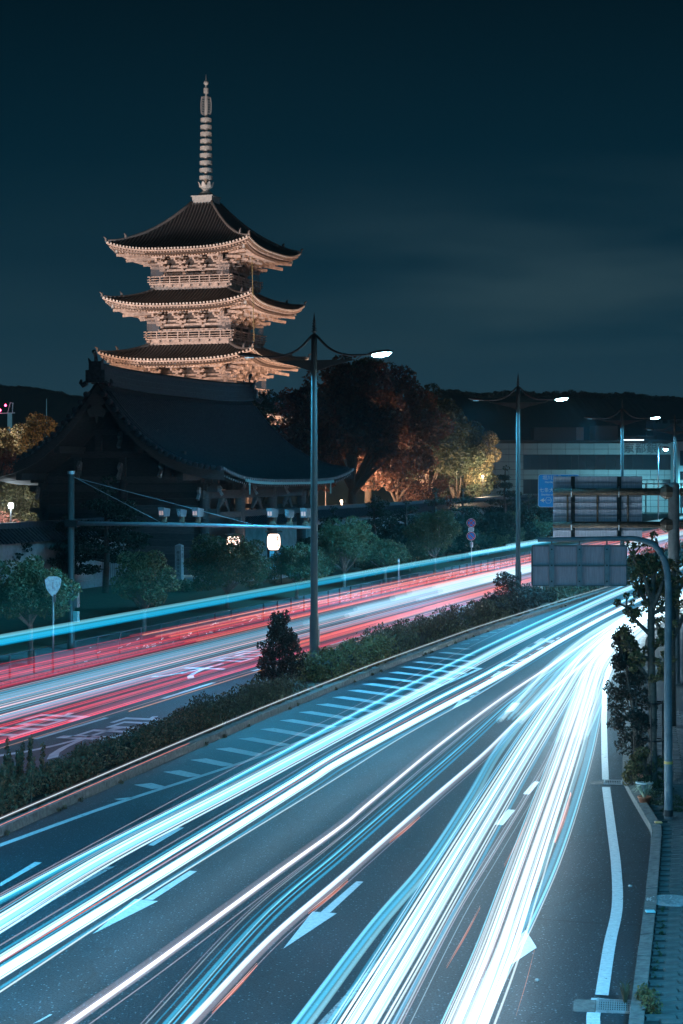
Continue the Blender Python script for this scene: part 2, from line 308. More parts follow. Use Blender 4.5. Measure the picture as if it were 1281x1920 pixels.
# ------------------------------------------------------------------ the street in plan
def ip(tab, Y):
    xs = tab[0]; ys = tab[1]
    return float(np.interp(Y, xs, ys))
XM = ([5, 34.5, 42.9, 51.6, 62.6, 78.1, 97.6, 126.5, 180, 300], [-13.4, -6.35, -4.25, -2.0, 1.05, 5.75, 12.3, 22.4, 42, 88])    # near kerb of the median
XE = ([5, 40, 47.4, 60, 85.5, 97, 130, 180, 300], [-15.2, -6.5, -4.7, -1.6, 5.7, 8.6, 18.0, 32.8, 70])                          # far kerb of the median
XL = ([5, 57.4, 105, 200, 300], [-26.7, -11.3, 3.25, 33.5, 66])                                                                # kerb of the far pavement
XR = ([5, 22.8, 29, 34.8, 38.5, 40.8, 54.6, 75.6, 97.6, 130], [.1, 3.52, 4.72, 5.8, 6.0, 6.15, 8.3, 12.2, 17.8, 29])              # kerb of the near pavement
def smooth_tab(T):
    ys = np.arange(T[0][0], T[0][-1], .5); xs = np.interp(ys, *T); k = np.ones(9) / 9
    xs2 = np.convolve(np.pad(xs, 4, mode='reflect', reflect_type='odd'), k, 'valid'); return (list(ys), list(xs2))
XM = smooth_tab(XM); XE = smooth_tab(XE); XL = smooth_tab(XL)
ALPHA = math.atan(.306); U = Vector((math.sin(ALPHA), math.cos(ALPHA), 0)); RT = Vector((math.cos(ALPHA), -math.sin(ALPHA), 0)); RZ = -ALPHA
def strip(name, ya, yb, fa, fb, z, m, step=3.0, kind='structure', zb=None):
    ys = np.arange(ya, yb + .01, step); P = [[(fa(y), y, z), (fb(y), y, z)] for y in ys]
    mb = MB()
    for i in range(len(ys) - 1):
        y0, y1 = ys[i], ys[i + 1]
        vs = [(fa(y0), y0, z), (fb(y0), y0, z), (fb(y1), y1, z), (fa(y1), y1, z)]; mb.add(vs, [(0, 1, 2, 3)])
        if zb is not None: 
            mb.add([(fa(y0), y0, zb), (fa(y0), y0, z), (fa(y1), y1, z), (fa(y1), y1, zb)], [(0, 1, 2, 3)])
            mb.add([(fb(y0), y0, zb), (fb(y1), y1, zb), (fb(y1), y1, z), (fb(y0), y0, z)], [(0, 1, 2, 3)])
    return tag(mb.build(name, m), kind=kind)
xm = lambda y: ip(XM, y); xe = lambda y: ip(XE, y); xl = lambda y: ip(XL, y); xr = lambda y: ip(XR, y)
g = MB(); g.add([(-4000, -300, -.03), (4000, -300, -.03), (4000, 6000, -.03), (-4000, 6000, -.03)], [(0, 1, 2, 3)]); tag(g.build('ground', mat('earth', (.03, .032, .03), .95, noise=.2, col2=(.05, .05, .045))), kind='structure')
strip('road', 5, 330, lambda y: xl(min(y, 299)) - .05, lambda y: (xr(y) + .05) if y < 60 else max(xr(60) + (y - 60) * .9, xm(min(y, 299)) + 12), 0, A)
strip('far_pavement', 5, 298, lambda y: xl(y) - 4.2, lambda y: xl(y) - .17, .12, mat('paving', (.10, .10, .10), .85, noise=4, col2=(.16, .16, .16)), zb=-.02)
strip('lawn', 5, 298, lambda y: xl(y) - 30, lambda y: xl(y) - 4.22, .16, LAWN, zb=-.02)
strip('median_soil', 5, 290, lambda y: xe(y) + .15, lambda y: xm(y) - .17, .13, SOIL)
# kerbs: single stones near, one joined run beyond
def kerb(name, label, fn, side, ya, yb, w=.16, h=.17, ln=.6, nmax=110, m=KERB):
    t = tag(bpy.data.objects.new(name, None), kind='structure'); COL.objects.link(t); n = 0; far = MB(); y = ya; rg = random.Random(3)
    while y < yb:
        x0 = fn(y); dy = ln * .955; x1 = fn(y + dy); a = Vector((x0, y, 0)); b = Vector((x1, y + dy, 0)); d = (b - a).normalized(); nn = Vector((d.y, -d.x, 0)) * side
        a2 = a + d * .006; b2 = b - d * .006; hh = h + rg.uniform(-.006, .006)
        k = MB(); k.add([a2 - Vector((0, 0, .02)), b2 - Vector((0, 0, .02)), b2 + nn * w - Vector((0, 0, .02)), a2 + nn * w - Vector((0, 0, .02)), a2 + Vector((0, 0, hh - .02)) + nn * .01, b2 + Vector((0, 0, hh - .02)) + nn * .01, b2 + nn * w + Vector((0, 0, hh)), a2 + nn * w + Vector((0, 0, hh))],
                        [(3, 2, 1, 0), (4, 5, 6, 7), (0, 1, 5, 4), (1, 2, 6, 5), (2, 3, 7, 6), (3, 0, 4, 7)])
        if n < nmax and y > 20: k.build('kerb_stone', m, t); n += 1
        else: far.add(k.v, k.f)
        y += dy
    far.build('kerb_run', m, t, kind='stuff')
kerb('near_median_kerb', '', xm, -1, 6, 250, h=.19)
kerb('far_median_kerb', '', xe, 1, 6, 250, nmax=0)
kerb('far_pavement_kerb', '', xl, -1, 6, 290, nmax=0, h=.14)
kerb('near_pavement_kerb', '', xr, 1, 6, 120, w=.19, h=.15, nmax=70, ln=.62)
# near pavement of single bricks
BRK = mat('pavement_brick', (.045, .045, .045), .85, noise=6, col2=(.085, .082, .08), bump=.3)
strip('near_pavement', 5, 128, lambda y: xr(y) + .19, lambda y: xr(y) + 5 + max(0, y - 60) * .5, .085, mat('brick_joint', (.015, .015, .015), .9), zb=-.02)
near_p = tag(bpy.data.objects.new('near_pavement_bricks', None), kind='structure'); COL.objects.link(near_p)
bme = MB().add([(-.19, -.092, 0), (.19, -.092, 0), (.19, .092, 0), (-.19, .092, 0), (-.182, -.08, .03), (.182, -.08, .03), (.182, .08, .03), (-.182, .08, .03)], [(4, 5, 6, 7), (0, 1, 5, 4), (1, 2, 6, 5), (2, 3, 7, 6), (3, 0, 4, 7)]).mesh('brick', BRK)
nb = 0; rest = MB(); rgb = random.Random(9); row = 0; y = 20.0
slots = []
while y < 52:
    x = xr(y) + .39 + (row % 2) * .19
    while x < (y * 641 / F) + .5 and x < xr(y) + 4.8:
        slots.append((x, y)); x += .386
    y += .196; row += 1
for (x, y) in slots:
    if (x / y * F + 640) > 1222 and 22.6 < y < 33 and nb < 300:
        o = objm('brick', bme, near_p, (x, y, .085 + rgb.uniform(-.004, .004)), rgb.uniform(-.01, .01)); o.scale = (1, 1, 1); nb += 1
    else:
        z = .085 + rgb.uniform(-.004, .004); rest.add([(x + vx * 1, y + vy, z + vz) for vx, vy, vz in [v.co for v in bme.vertices]], [tuple(p.vertices) for p in bme.polygons])
rest.build('brick', BRK, near_p, kind='stuff')

# ------------------------------------------------------------------ painted markings
def decal(name, polys, m=PAINT, z=.004, label=None, cat=None):
    mb = MB()
    for i, poly in enumerate(polys):
        vs = [G(x, y, 0) + Vector((0, 0, z)) for x, y in poly]; mb.add(vs, [tuple(range(len(vs)))])
    o = mb.build(name, m); return tag(o, kind='structure')
def gdecal(name, polys, m=PAINT, z=.004):
    mb = MB()
    for poly in polys: mb.add([(x, y, z) for x, y in poly], [tuple(range(len(poly)))])
    return tag(mb.build(name, m), kind='structure')
def lane(pts, w, z=.004, m=PAINT, name='lane_line'):
    P = catmull([Vector((x, y, z)) for x, y in pts], 8); mb = MB(); row = []
    for i, p in enumerate(P):
        d = (P[min(i + 1, len(P) - 1)] - P[max(i - 1, 0)]).normalized(); n_ = Vector((d.y, -d.x, 0)) * w / 2; row.append([p - n_, p + n_])
    mb.grid(row); return tag(mb.build(name, m), kind='structure')
def gl(*pp): return [tuple(G(x, y)[:2]) for x, y in pp]
zline = gl((-160, 1642), (0, 1585), (220, 1506), (465, 1426), (640, 1361), (800, 1297), (900, 1254))
lane(zline, .15, name='zebra_line')
zx = lambda y: float(np.interp(y, [p[1] for p in zline], [p[0] for p in zline]))
tlx = lambda y: float(np.interp(y, [38.3, 40.2, 48.8, 54.1, 68, 71.3, 90], [-4.75, -4.55, -2.26, -.85, 2.84, 3.98, 9.4]))
bars = []; yb = 38.6
while yb < 84:
    x0 = tlx(yb); ln = 0
    while ln < 3.4 and (x0 + ln * .65) < zx(yb - ln * .76): ln += .03
    ln = max(ln - .2, .1)
    bars.append([(x0, yb), (x0 + ln * .65, yb - ln * .76), (x0 + ln * .65 + .34, yb - ln * .76 + .22), (x0 + .36, yb + .24)]); yb += 1.76
gdecal('zebra_bars', bars)
def c3(*p): return [(x / 2, y / 2 + 1480) for x, y in p]
def c4(*p): return [(x / 2.135 + 500, y / 2.135 + 1400) for x, y in p]
decal('road_arrow', [c3((710, 306), (738, 308), (572, 416), (540, 414)), c3((505, 412), (592, 420), (347, 543))])
decal('road_arrow', [c4((358, 540), (387, 541), (250, 668), (215, 664)), c4((183, 661), (280, 668), (65, 810))])
def c8(*p): return [(x / 5.823 + 840, y / 5.823 + 1160) for x, y in p]
decal('road_arrow', [c8((125, 886), (258, 892), (48, 985)), c8((215, 856), (270, 832), (295, 834), (250, 858)), c8((280, 815), (318, 794), (350, 799), (318, 818)), c8((185, 878), (210, 880), (200, 888), (165, 888))])
decal('road_arrow', [[(985, 1744), (1006, 1777), (957, 1810), (962, 1770)]])
decal('lane_dashes', [c4((965, 252), (995, 254), (945, 315), (912, 312)), c4((1070, 140), (1092, 141), (1050, 192), (1025, 190)), [(960, 1318), (976, 1318), (962, 1334), (945, 1336)],
                      c3((553, 210), (665, 143), (690, 144), (575, 212)), c3((0, 352), (130, 273), (157, 275), (0, 365)), c3((120, 881), (185, 845), (196, 845), (150, 872))])
decal('worn_lane_line', [c3((-20, 526), (400, 290), (430, 290), (-20, 541)), c4((575, 715), (592, 722), (250, 1115), (200, 1115))], PAINT_OLD)
def c5(*p): return [(x / 3.55 + 920, y / 3.55 + 1380) for x, y in p]
lane(gl((1128, 1990), (1112, 1915), (1121, 1872)), .17, name='edge_line')
lane(gl((1128, 1866), (1143, 1770), (1157, 1700), (1155, 1625), (1147, 1560), (1136, 1476)), .17, name='edge_line')
lane(gl((1135, 1462), (1133, 1400), (1133, 1330), (1140, 1260), (1175, 1190)), .15, name='edge_line')
lane(gl((1124, 1868), (1190, 1868)), .05, .003, mat('tar_joint', (.02, .02, .02), .6), 'tar_joint'); 
lane(gl((1000, 1722), (1100, 1730), (1205, 1735)), .06, .003, MATS['tar_joint'], 'tar_joint')
for a_, b_ in (((65, 1386), (200, 1346)), ((305, 1310), (401, 1280)), ((474, 1258), (530, 1243)), ((620, 1209), (690, 1189)), ((735, 1177), (776, 1164)), ((860, 1140), (920, 1124))):
    lane(gl(a_, ((a_[0] + b_[0]) / 2, (a_[1] + b_[1]) / 2), b_), .14, name='lane_line')
# far-lane lettering: rough strokes of lane arrows in the near lanes
def c9(*p): return [(x / 5.823 + 840, y / 5.823 + 1160) for x, y in p]
decal('lane_lettering', [c9((415, 664), (440, 664), (487, 678), (465, 682)), c9((460, 640), (545, 575), (660, 566), (650, 582), (556, 604), (520, 628), (556, 632), (545, 645)),
    c9((620, 510), (745, 496), (770, 500), (740, 524), (620, 520)), c9((690, 472), (800, 476), (795, 488), (700, 486)), c9((760, 458), (860, 432), (873, 436), (800, 466)),
    c9((955, 340), (1020, 308), (1062, 310), (985, 342)), c9((1170, 220), (1205, 202), (1228, 204), (1195, 226)), c9((1060, 250), (1150, 232), (1168, 236), (1130, 268), (1085, 262)), c9((875, 388), (900, 390), (925, 400), (905, 402)),
    c9((270, 660), (400, 590), (430, 590), (310, 664)), c9((400, 590), (600, 470), (640, 470), (440, 590)), c9((740, 390), (860, 310), (900, 312), (790, 392)), c9((930, 270), (1010, 215), (1060, 215), (980, 274))])

# ------------------------------------------------------------------ text
def text_mesh(s, size, m, sx=1, ext=0):
    c = bpy.data.curves.new('t', 'FONT'); c.body = s; c.size = size; c.align_x = 'CENTER'; c.align_y = 'CENTER'; c.extrude = ext; c.resolution_u = 3
    o = bpy.data.objects.new('t', c); COL.objects.link(o); dg = bpy.context.evaluated_depsgraph_get(); dg.update()
    me = bpy.data.meshes.new_from_object(o.evaluated_get(dg)); bpy.data.objects.remove(o); bpy.data.curves.remove(c)
    me.name = 'lettering'; me.materials.clear(); me.materials.append(m); return me
def road_text(s, at, w, ln, m=PAINT, rz=RZ):
    me = text_mesh(s, 1, m); o = objm('lane_lettering', me, None, (at[0], at[1], .005), rz, 'structure')
    bb = [v.co for v in me.vertices]; dx = max(v.x for v in bb) - min(v.x for v in bb); dy = max(v.y for v in bb) - min(v.y for v in bb)
    o.scale = (w / dx, ln / dy, 1); return o
p = G(118, 1397); road_text('大', p, 1.5, 5.5)
p = G(222, 1367); road_text('宮', p, 1.5, 4.6)
p = G(50, 1362); road_text('宮', p, 1.5, 5.0)
p = G(360, 1260); road_text('大', p, 1.5, 5.0)
p = G(455, 1232); road_text('宮', p, 1.5, 4.6)

# ------------------------------------------------------------------ night haze
hz_m = bpy.data.materials.new('night_haze'); hz_m.use_nodes = True; _n = hz_m.node_tree.nodes; _l = hz_m.node_tree.links; _n.remove(_n['Principled BSDF'])
pv = _n.new('ShaderNodeVolumePrincipled'); pv.inputs['Density'].default_value = .00012; pv.inputs['Color'].default_value = (.45, .85, 1, 1); pv.inputs['Anisotropy'].default_value = .35; _l.new(pv.outputs[0], _n['Material Output'].inputs['Volume'])
tag(MB().box(-1900, 1900, -120, 3200, -1.0, 150).build('haze', hz_m), kind='stuff')
# ------------------------------------------------------------------ street lamps
def make_street_lamp():
    t = thing('street_lamp', '', 'street lamp', (0, 0, .13), RZ, 'twin-armed street lamps along the median')
    MB().lathe([(.2, 0), (.2, .12), (.155, .2), (.15, 1.9), (.125, 2.0), (.115, 6), (.10, 10.6), (.095, 11.2)], 14).build('pole', POLE, t, True)
    f = MB(); f.lathe([(.06, 0), (.04, .25), (.03, .55), (.005, .75)], 8, (0, 0, 11.18))
    for k in range(5): f.lathe([(.03, 0), (.105 - .01 * k, .02), (.105 - .01 * k, .035), (.03, .055)], 10, (0, 0, 11.28 + .085 * k))
    f.build('finial', POLE, t, True)
    MB().box(.15, .17, -.07, .07, 1.0, 1.5).build('access_door', POLE, t)
    for s in (-1, 1):
        a = MB(); pts = catmull([(s * .08, 0, 11.15), (s * .55, 0, 10.72), (s * 1.1, 0, 10.52), (s * 1.85, 0, 10.5)], 5); a.tube(pts, [.045 - .001 * i for i in range(len(pts))], 7)
        a.build('arm', POLE, t, True)
        b = MB(); b.add([(s * .05, -.02, 10.36), (s * 1.45, -.01, 10.36), (s * .05, -.02, 9.98), (s * .05, .02, 10.36), (s * 1.45, .01, 10.36), (s * .05, .02, 9.98), (s * .6, -.02, 10.16), (s * .6, .02, 10.16)],
                        [(0, 1, 6, 2), (3, 5, 7, 4), (0, 3, 4, 1), (1, 4, 7, 6), (6, 7, 5, 2)]); b.build('web_plate', POLE, t)
        MB().tube([(s * 1.45, 0, 10.36), (s * 1.62, 0, 10.48)], .018, 5).build('strut', POLE, t)
        h = MB(); h.tube([(s * 1.8, 0, 10.50), (s * 1.95, 0, 10.53), (s * 2.25, 0, 10.57), (s * 2.55, 0, 10.60), (s * 2.68, 0, 10.60)], [.05, .13, .165, .14, .03], 10, True, .45)
        ho = h.build('lamp_head', POLE, t, True)
        ln_ = MB()
        if s < 0: ln_.box(-2.42, -2.12, -.03, .03, 10.474, 10.482)
        else: ln_.tube([(s * 1.98, 0, 10.487), (s * 2.06, 0, 10.487), (s * 2.28, 0, 10.50), (s * 2.50, 0, 10.53), (s * 2.62, 0, 10.55)], [.04, .14, .175, .15, .04], 10, True, .5)
        ln_.build('lamp_lens', LENS if s > 0 else mat('lamp_lens_turned_away', (.6, .7, .8), .4, emit=((.2, .7, 1), 1.5)), ho, True)
    return t
lamp0 = make_street_lamp()
LAMPS = [(-.9, 61.2, 'nearest twin-armed street lamp rising from the planted median'), (9.25, 97.5, 'second twin-armed street lamp along the median, right of the dark trees'),
         (19.6, 130, 'third twin-armed street lamp, its pole running down behind the back of the road sign'), (29.2, 163, 'far twin-armed street lamp at the right edge with its arms above the bank roof'),
         (-11.6, 25, 'street lamp at the near end of the median beside the bridge'), (10.2, 13, 'street lamp on the near pavement beside the bridge')]
LC = (.07, .56, 1.0)
for i, (x, y, lab) in enumerate(LAMPS):
    o = lamp0 if i == 0 else copy_tree(lamp0)
    o.location = (x, y, .13); o['label'] = lab
    for s in (-1, 1):
        ld = bpy.data.lights.new('lamp_light', 'AREA'); ld.shape = 'ELLIPSE'; ld.size = .34; ld.size_y = .14; ld.energy = 1100 if s > 0 else 2300; ld.color = LC; ld.spread = R(165)
        lo = bpy.data.objects.new('lamp_light', ld); COL.objects.link(lo); lo.parent = o; lo.location = (s * 2.28, 0, 10.42); lo.rotation_euler = (R(7) if s < 0 else 0, R(s * -6), 0)
# small far lamp with a single bright head
def small_lamp(name, label, x, y, z, hx, r=.07, head=.28, e=300, posth=None, cat='street lamp'):
    t = thing(name, label, cat, (x, y, 0))
    MB().tube([(0, 0, 0), (0, 0, z * .6), (0, 0, z + .1)], [r * 1.2, r, r * .7], 8).build('pole', POLEL, t, True)
    MB().tube([(0, 0, z), (hx * .5, 0, z + .15), (hx, 0, z + .05)], .035, 6).build('arm', POLEL, t, True)
    MB().lathe([(.02, head * .5), (head * .8, head * .35), (head, 0), (head * .7, -head * .3)], 10, (hx, 0, z)).build('lamp_head', POLEL, t, True)
    MB().lathe([(head * .66, -head * .28), (head * .6, -head * .6), (head * .2, -head * .8)], 10, (hx, 0, z)).build('lamp_lens', LENS, t, True)
    ld = bpy.data.lights.new('lamp_light', 'POINT'); ld.energy = e; ld.color = LC; ld.shadow_soft_size = .2
    lo = bpy.data.objects.new('lamp_light', ld); COL.objects.link(lo); lo.parent = t; lo.location = (hx, -.1, z - head * 1.3)
    return t
p = PT(1234, 840, 215); small_lamp('street_lamp', 'slim single-headed street lamp in front of the bank at the far junction', p.x, 215, p.z, .85, e=3500, head=.42)
p = PT(1281, 860, 150)

# ------------------------------------------------------------------ pagoda
PC = Vector((-16.45, 226, 0)); pag = thing('pagoda', 'five-storey wooden pagoda lit warm from below, tall bronze spire on top', 'pagoda', PC, R(-18.3))
def rot4(k): return Matrix.Rotation(k * math.pi / 2, 4, 'Z')
def roof_fn(aE, zE, aT, zT, up):
    def f(out, lat):
        t = max(0, min(1, (aE - out) / (aE - aT))); s = min(1.0, abs(lat) / max(out, .1))
        return zE + (zT - zE) * (.42 * t + .58 * t * t) + up * (s ** 3.2) * (1 - t) ** 1.6
    return f
BR = None
def bracket_mesh():
    m = MB()
    for i in range(3):
        o = .62 * (i + 1); z = -2.05 + .52 * i
        m.box(-.13, .13, -.2, o + .18, z, z + .22)                       # arm pointing out (+y)
        m.box(-.62, .62, o - .12, o + .12, z + .24, z + .44)             # cross arm
        for x in (-.55, 0, .55): m.box(x - .15, x + .15, o - .17, o + .17, z + .46, z + .6)
        m.box(-.16, .16, o - .16, o + .16, z + .05, z + .24)
    m.beam((0, 1.0, -.62), (0, 3.15, -1.02), .2, .26)                    # tail rafter
    m.box(-.7, .7, 2.72, 2.92, -.78, -.6)
    for x in (-.6, 0, .6): m.box(x - .15, x + .15, 2.66, 2.98, -.58, -.44)
    return m.mesh('bracket', PWOOD)
BR = bracket_mesh()
def corner_mesh():
    m = MB()
    m.beam((0, .3, -1.75), (0, 1.9, -1.75), .24, .26); m.beam((0, .3, -1.2), (0, 2.9, -1.25), .24, .26)
    m.beam((0, 1, -.55), (0, 5.0, -1.05), .28, .34); m.beam((0, 2, -.25), (0, 6.2, -.45), .28, .3)
    for x in (-1, 1): 
        m.box(x * .7 - .2, x * .7 + .2, .6, 1.1, -1.6, -1.1); m.box(x * .95 - .2, x * .95 + .2, 1.2, 1.7, -1.1, -.6)
        m.beam((x * .55, 1.0, -1.3), (x * .55, 2.6, -1.45), .2, .22)
    return m.mesh('corner_bracket', PWOOD)
CB = corner_mesh()
def bell_mesh(): return MB().lathe([(.02, 0), (.02, -.18), (.12, -.22), (.16, -.55), (.24, -.62)], 8).mesh('wind_bell', BRONZE)
BELL = bell_mesh()
def storey(i, aE, zE, aT, zT, zbody0, wall, balc, detail=True):
    up = 1.05; f = roof_fn(aE, zE, aT, zT, up)
    rf = MB(); rib = MB(); ends = MB(); fas = MB(); raf = MB(); sof = MB(); hip = MB(); nR = 44; RO = objm('roof', bpy.data.meshes.new('roof'), pag)
    for k in range(4):
        M = rot4(k); ns = 24; nt_ = 9; P = []
        for a in range(nt_ + 1):
            t = a / nt_; out = aE + (aT - aE) * t; P.append([M @ Vector((s / ns * 2 * out - out, -out, f(out, s / ns * 2 * out - out))) for s in range(ns + 1)])
        rf.grid(P)
        for j in range(nR):
            lat = -aE + (j + .5) * 2 * aE / nR; inn = max(abs(lat), aT) + .02
            if aE - inn < .25: inn = aE - .25
            pts = [Vector((lat, -(aE + .03 + (inn - aE) * q / 6), f(aE + (inn - aE) * q / 6, lat) + .04)) for q in range(7)]
            rib.tube([M @ p_ for p_ in pts], .085, 5, False)
            z = f(aE, lat); c = M @ Vector((lat, -aE - .06, z + .05))
            n_ = 7; ring = [M @ Vector((lat + .125 * math.cos(6.283 * q / n_), -aE - .09, z + .03 + .125 * math.sin(6.283 * q / n_))) for q in range(n_)]
            ring2 = [M @ Vector((lat + .125 * math.cos(6.283 * q / n_), -aE + .02, z + .03 + .125 * math.sin(6.283 * q / n_))) for q in range(n_)]
            ends.add(ring + ring2, [tuple(range(n_))] + [(q, (q + 1) % n_, n_ + (q + 1) % n_, n_ + q) for q in range(n_)])
        # eave boards follow the curve
        for (i0, d0, d1, mbx) in ((.08, -.10, -.26, fas), (.42, -.30, -.62, fas)):
            Q = []
            for s in range(25):
                lat = (s / 12 - 1) * (aE - i0); zz = f(aE, lat * aE / (aE - i0)); Q.append([M @ Vector((lat, -(aE - i0), zz + d0)), M @ Vector((lat, -(aE - i0), zz + d1))])
            mbx.grid(Q)
        # soffit, stepped
        Q = []
        for s in range(25):
            u_ = s / 12 - 1; zz = f(aE, u_ * aE)
            row = []
            for o_, dz, kk in ((aE - .08, -.26, 1), (aE - .42, -.30, 1), (aE - .42, -.62, 1), (aE - 1.5, -.52, .75), (aE - 3.0, -.2, .3), (wall, .25, 0)):
                row.append(M @ Vector((u_ * o_, -o_, zE + (zz - zE) * kk + dz)))
            Q.append(row)
        sof.grid(Q)
        for j in range(46):
            u_ = -1 + (j + .5) * 2 / 46; lat = u_ * (aE - .3); zz = f(aE, lat)
            raf.beam(M @ Vector((lat, -(aE - .16), zz - .36)), M @ Vector((lat, -(aE - 1.2), zE + (zz - zE) * .8 - .30)), .12, .13)
            l2 = u_ * (aE - .8); raf.beam(M @ Vector((l2, -(aE - .85), zE + (zz - zE) * .9 - .74)), M @ Vector((l2 * .93, -(aE - 3.4), zE + (zz - zE) * .3 - .28)), .12, .14)
        # hip ridge with end ornament
        pts = [M @ Vector((o_, -o_, f(o_, o_) + .16)) for o_ in [aE * .985 + (aT - aE * .985) * q / 9 for q in range(10)]]
        hip = MB(); hip.tube(pts, [.13] * 3 + [.2] * 7, 6); 
        c = M @ Vector((aE + .05, -aE - .05, f(aE, aE) + .1)); hip.tube([c, c + Vector((0, 0, .35)), M @ Vector((aE + .25, -aE - .25, f(aE, aE) + .62))], [.16, .13, .05], 6)
        o2 = aE - 1.7; c = M @ Vector((o2, -o2, f(o2, o2) + .1)); hip.tube([c, c + Vector((0, 0, .45)), M @ Vector((o2 + .15, -o2 - .15, f(o2, o2) + .8))], [.2, .16, .05], 6)
        hip.build('hip_ridge', PTILE2, RO, True)
    RO.data = rf.mesh('roof', PTILE); rib.build('tile_rolls', PTILE2, RO, True, 'stuff'); ends.build('tile_ends', PTRIM, RO, kind='stuff'); fas.build('eave_board', PWOOD, RO)
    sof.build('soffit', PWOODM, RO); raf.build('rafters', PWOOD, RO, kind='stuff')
    for k in range(4):
        M = rot4(k)
        o_ = aE - .9; b = objm('wind_bell', BELL, RO); b.location = M @ Vector((o_, -o_, f(aE, aE) - .62))
    # body
    w = wall; ztop = zE + .6
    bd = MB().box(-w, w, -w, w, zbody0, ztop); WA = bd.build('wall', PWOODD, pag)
    fr = MB()
    for k in range(4):
        M = rot4(k)
        for x in (-w, -w / 3, w / 3, w): fr.box(x - .2, x + .2, -w - .14, -w + .1, zbody0, zE - 1.6, M)
        for z0, z1, d in ((zE - 2.12, zE - 1.86, .24), (zE - 1.6, zE - 1.4, .2), (zE - 2.75, zE - 2.5, .18)): fr.box(-w - .5, w + .5, -w - d, -w + .1, z0, z1, M)
        fr.box(-w * .9, w * .9, -w - .35, -w, zE - .65, zE - .5, M)
    fr.build('timber_frame', PWOOD, WA)
    if detail:
        for k in range(4):
            for x in (-w, -w / 3, w / 3, w):
                o = objm('bracket', BR, WA); o.matrix_basis = rot4(k) @ Matrix.Translation((x * .97, -w, zE)) @ Matrix.Rotation(math.pi, 4, 'Z')
            o = objm('corner_bracket', CB, WA); o.matrix_basis = rot4(k) @ Matrix.Translation((-w, -w, zE)) @ Matrix.Rotation(R(135), 4, 'Z')
            MB().box(-.75, .75, -w - .16, -w - .02, zbody0 + .35, zE - 2.15, rot4(k)).build('door', mat('pagoda_door', (.03, .03, .035), .7), WA)
    if balc:
        b_ = balc; dk = MB().box(-b_, b_, -b_, b_, zbody0 + .25, zbody0 + .42); dk.box(-b_ + .3, b_ - .3, -b_ + .3, b_ - .3, zbody0 - .35, zbody0 + .25)
        for k in range(4):
            for j in range(9):
                x = -b_ + .5 + j * (2 * b_ - 1) / 8; dk.box(x - .12, x + .12, -b_ - .02, -b_ + .5, zbody0 - .05, zbody0 + .2, rot4(k))
        DK = dk.build('balcony_deck', PWOOD, pag)
        rl = MB()
        for k in range(4):
            M = rot4(k)
            for z, h in ((.55, .1), (.85, .08), (1.15, .12)): rl.box(-b_ - .25, b_ + .25, -b_ + .06, -b_ + .18, zbody0 + z, zbody0 + z + h, M)
            for j in range(9):
                x = -b_ + .1 + j * (2 * b_ - .2) / 8; rl.box(x - .07, x + .07, -b_ + .05, -b_ + .19, zbody0 + .42, zbody0 + 1.15, M)
        rl.build('railing', PWOOD, DK)
        for k in range(4):
            M = rot4(k); n0 = b_ - .15
            for sx in (-1, 1): MB().add([M @ Vector((sx * n0, -n0, zbody0 + 1.2)), M @ Vector((sx * (n0 - 1.6), -n0, zbody0 + 1.2)), M @ Vector((sx * (n0 - 1.6), -n0, zE - .9)), M @ Vector((sx * n0, -n0, zE - .9))], [(0, 1, 2, 3)]).build('bird_net', NETM, DK)
NETM = bpy.data.materials.new('bird_netting'); NETM.use_nodes = True
_n = NETM.node_tree.nodes; _l = NETM.node_tree.links; _m = _n.new('ShaderNodeMixShader'); _t = _n.new('ShaderNodeBsdfTransparent'); _m.inputs[0].default_value = .3
_n['Principled BSDF'].inputs['Base Color'].default_value = (.2, .2, .22, 1); _l.new(_t.outputs[0], _m.inputs[1]); _l.new(_n['Principled BSDF'].outputs[0], _m.inputs[2]); _l.new(_m.outputs[0], _n['Material Output'].inputs[0])
#        i, aE,  zE,  aT, zT, body0, wall, balc
storey(5, 9.0, 33.15, 1.3, 39.5, 29.1, 3.7, 5.2)
storey(4, 9.35, 26.6, 4.3, 29.0, 22.5, 4.0, 5.55)
storey(3, 9.75, 20.1, 4.6, 22.5, 15.9, 4.3, 5.8)
storey(2, 10.2, 13.5, 4.9, 15.9, 9.3, 4.6, 6.1, False)
storey(1, 10.8, 7.0, 5.2, 9.4, .8, 4.75, None, False)
MB().box(-7, 7, -7, 7, 0, .85).build('stone_base', CONC, pag)
# spire
spz = MB(); spz.box(-1.28, 1.28, -1.28, 1.28, 39.35, 40.3); spz.box(-1.42, 1.42, -1.42, 1.42, 40.3, 40.42); spz.box(-1.4, 1.4, -1.4, 1.4, 39.2, 39.4); spz.build('spire_base', BRONZE, pag)
MB().lathe([(.95, 40.42), (.93, 40.65), (.75, 40.9), (.4, 41.05), (.35, 41.15), (.55, 41.25), (.2, 41.3)], 16).build('spire_bowl', BRONZE, pag, True)
lot = MB()
for k in range(8):
    M = Matrix.Rotation(k * math.pi / 4, 4, 'Z')
    lot.add([M @ Vector(v) for v in ((-.18, .2, 41.2), (.18, .2, 41.2), (.33, .72, 41.55), (-.33, .72, 41.55), (.15, .95, 42.05), (-.15, .95, 42.05), (0, 1.05, 42.2))], [(0, 1, 2, 3), (3, 2, 4, 5), (5, 4, 6)])
lot.build('lotus_petals', BRONZE, pag)
MB().lathe([(.2, 41.0), (.17, 50), (.1, 54.2), (.03, 55.3)], 10).build('spire_shaft', BRONZE, pag, True)
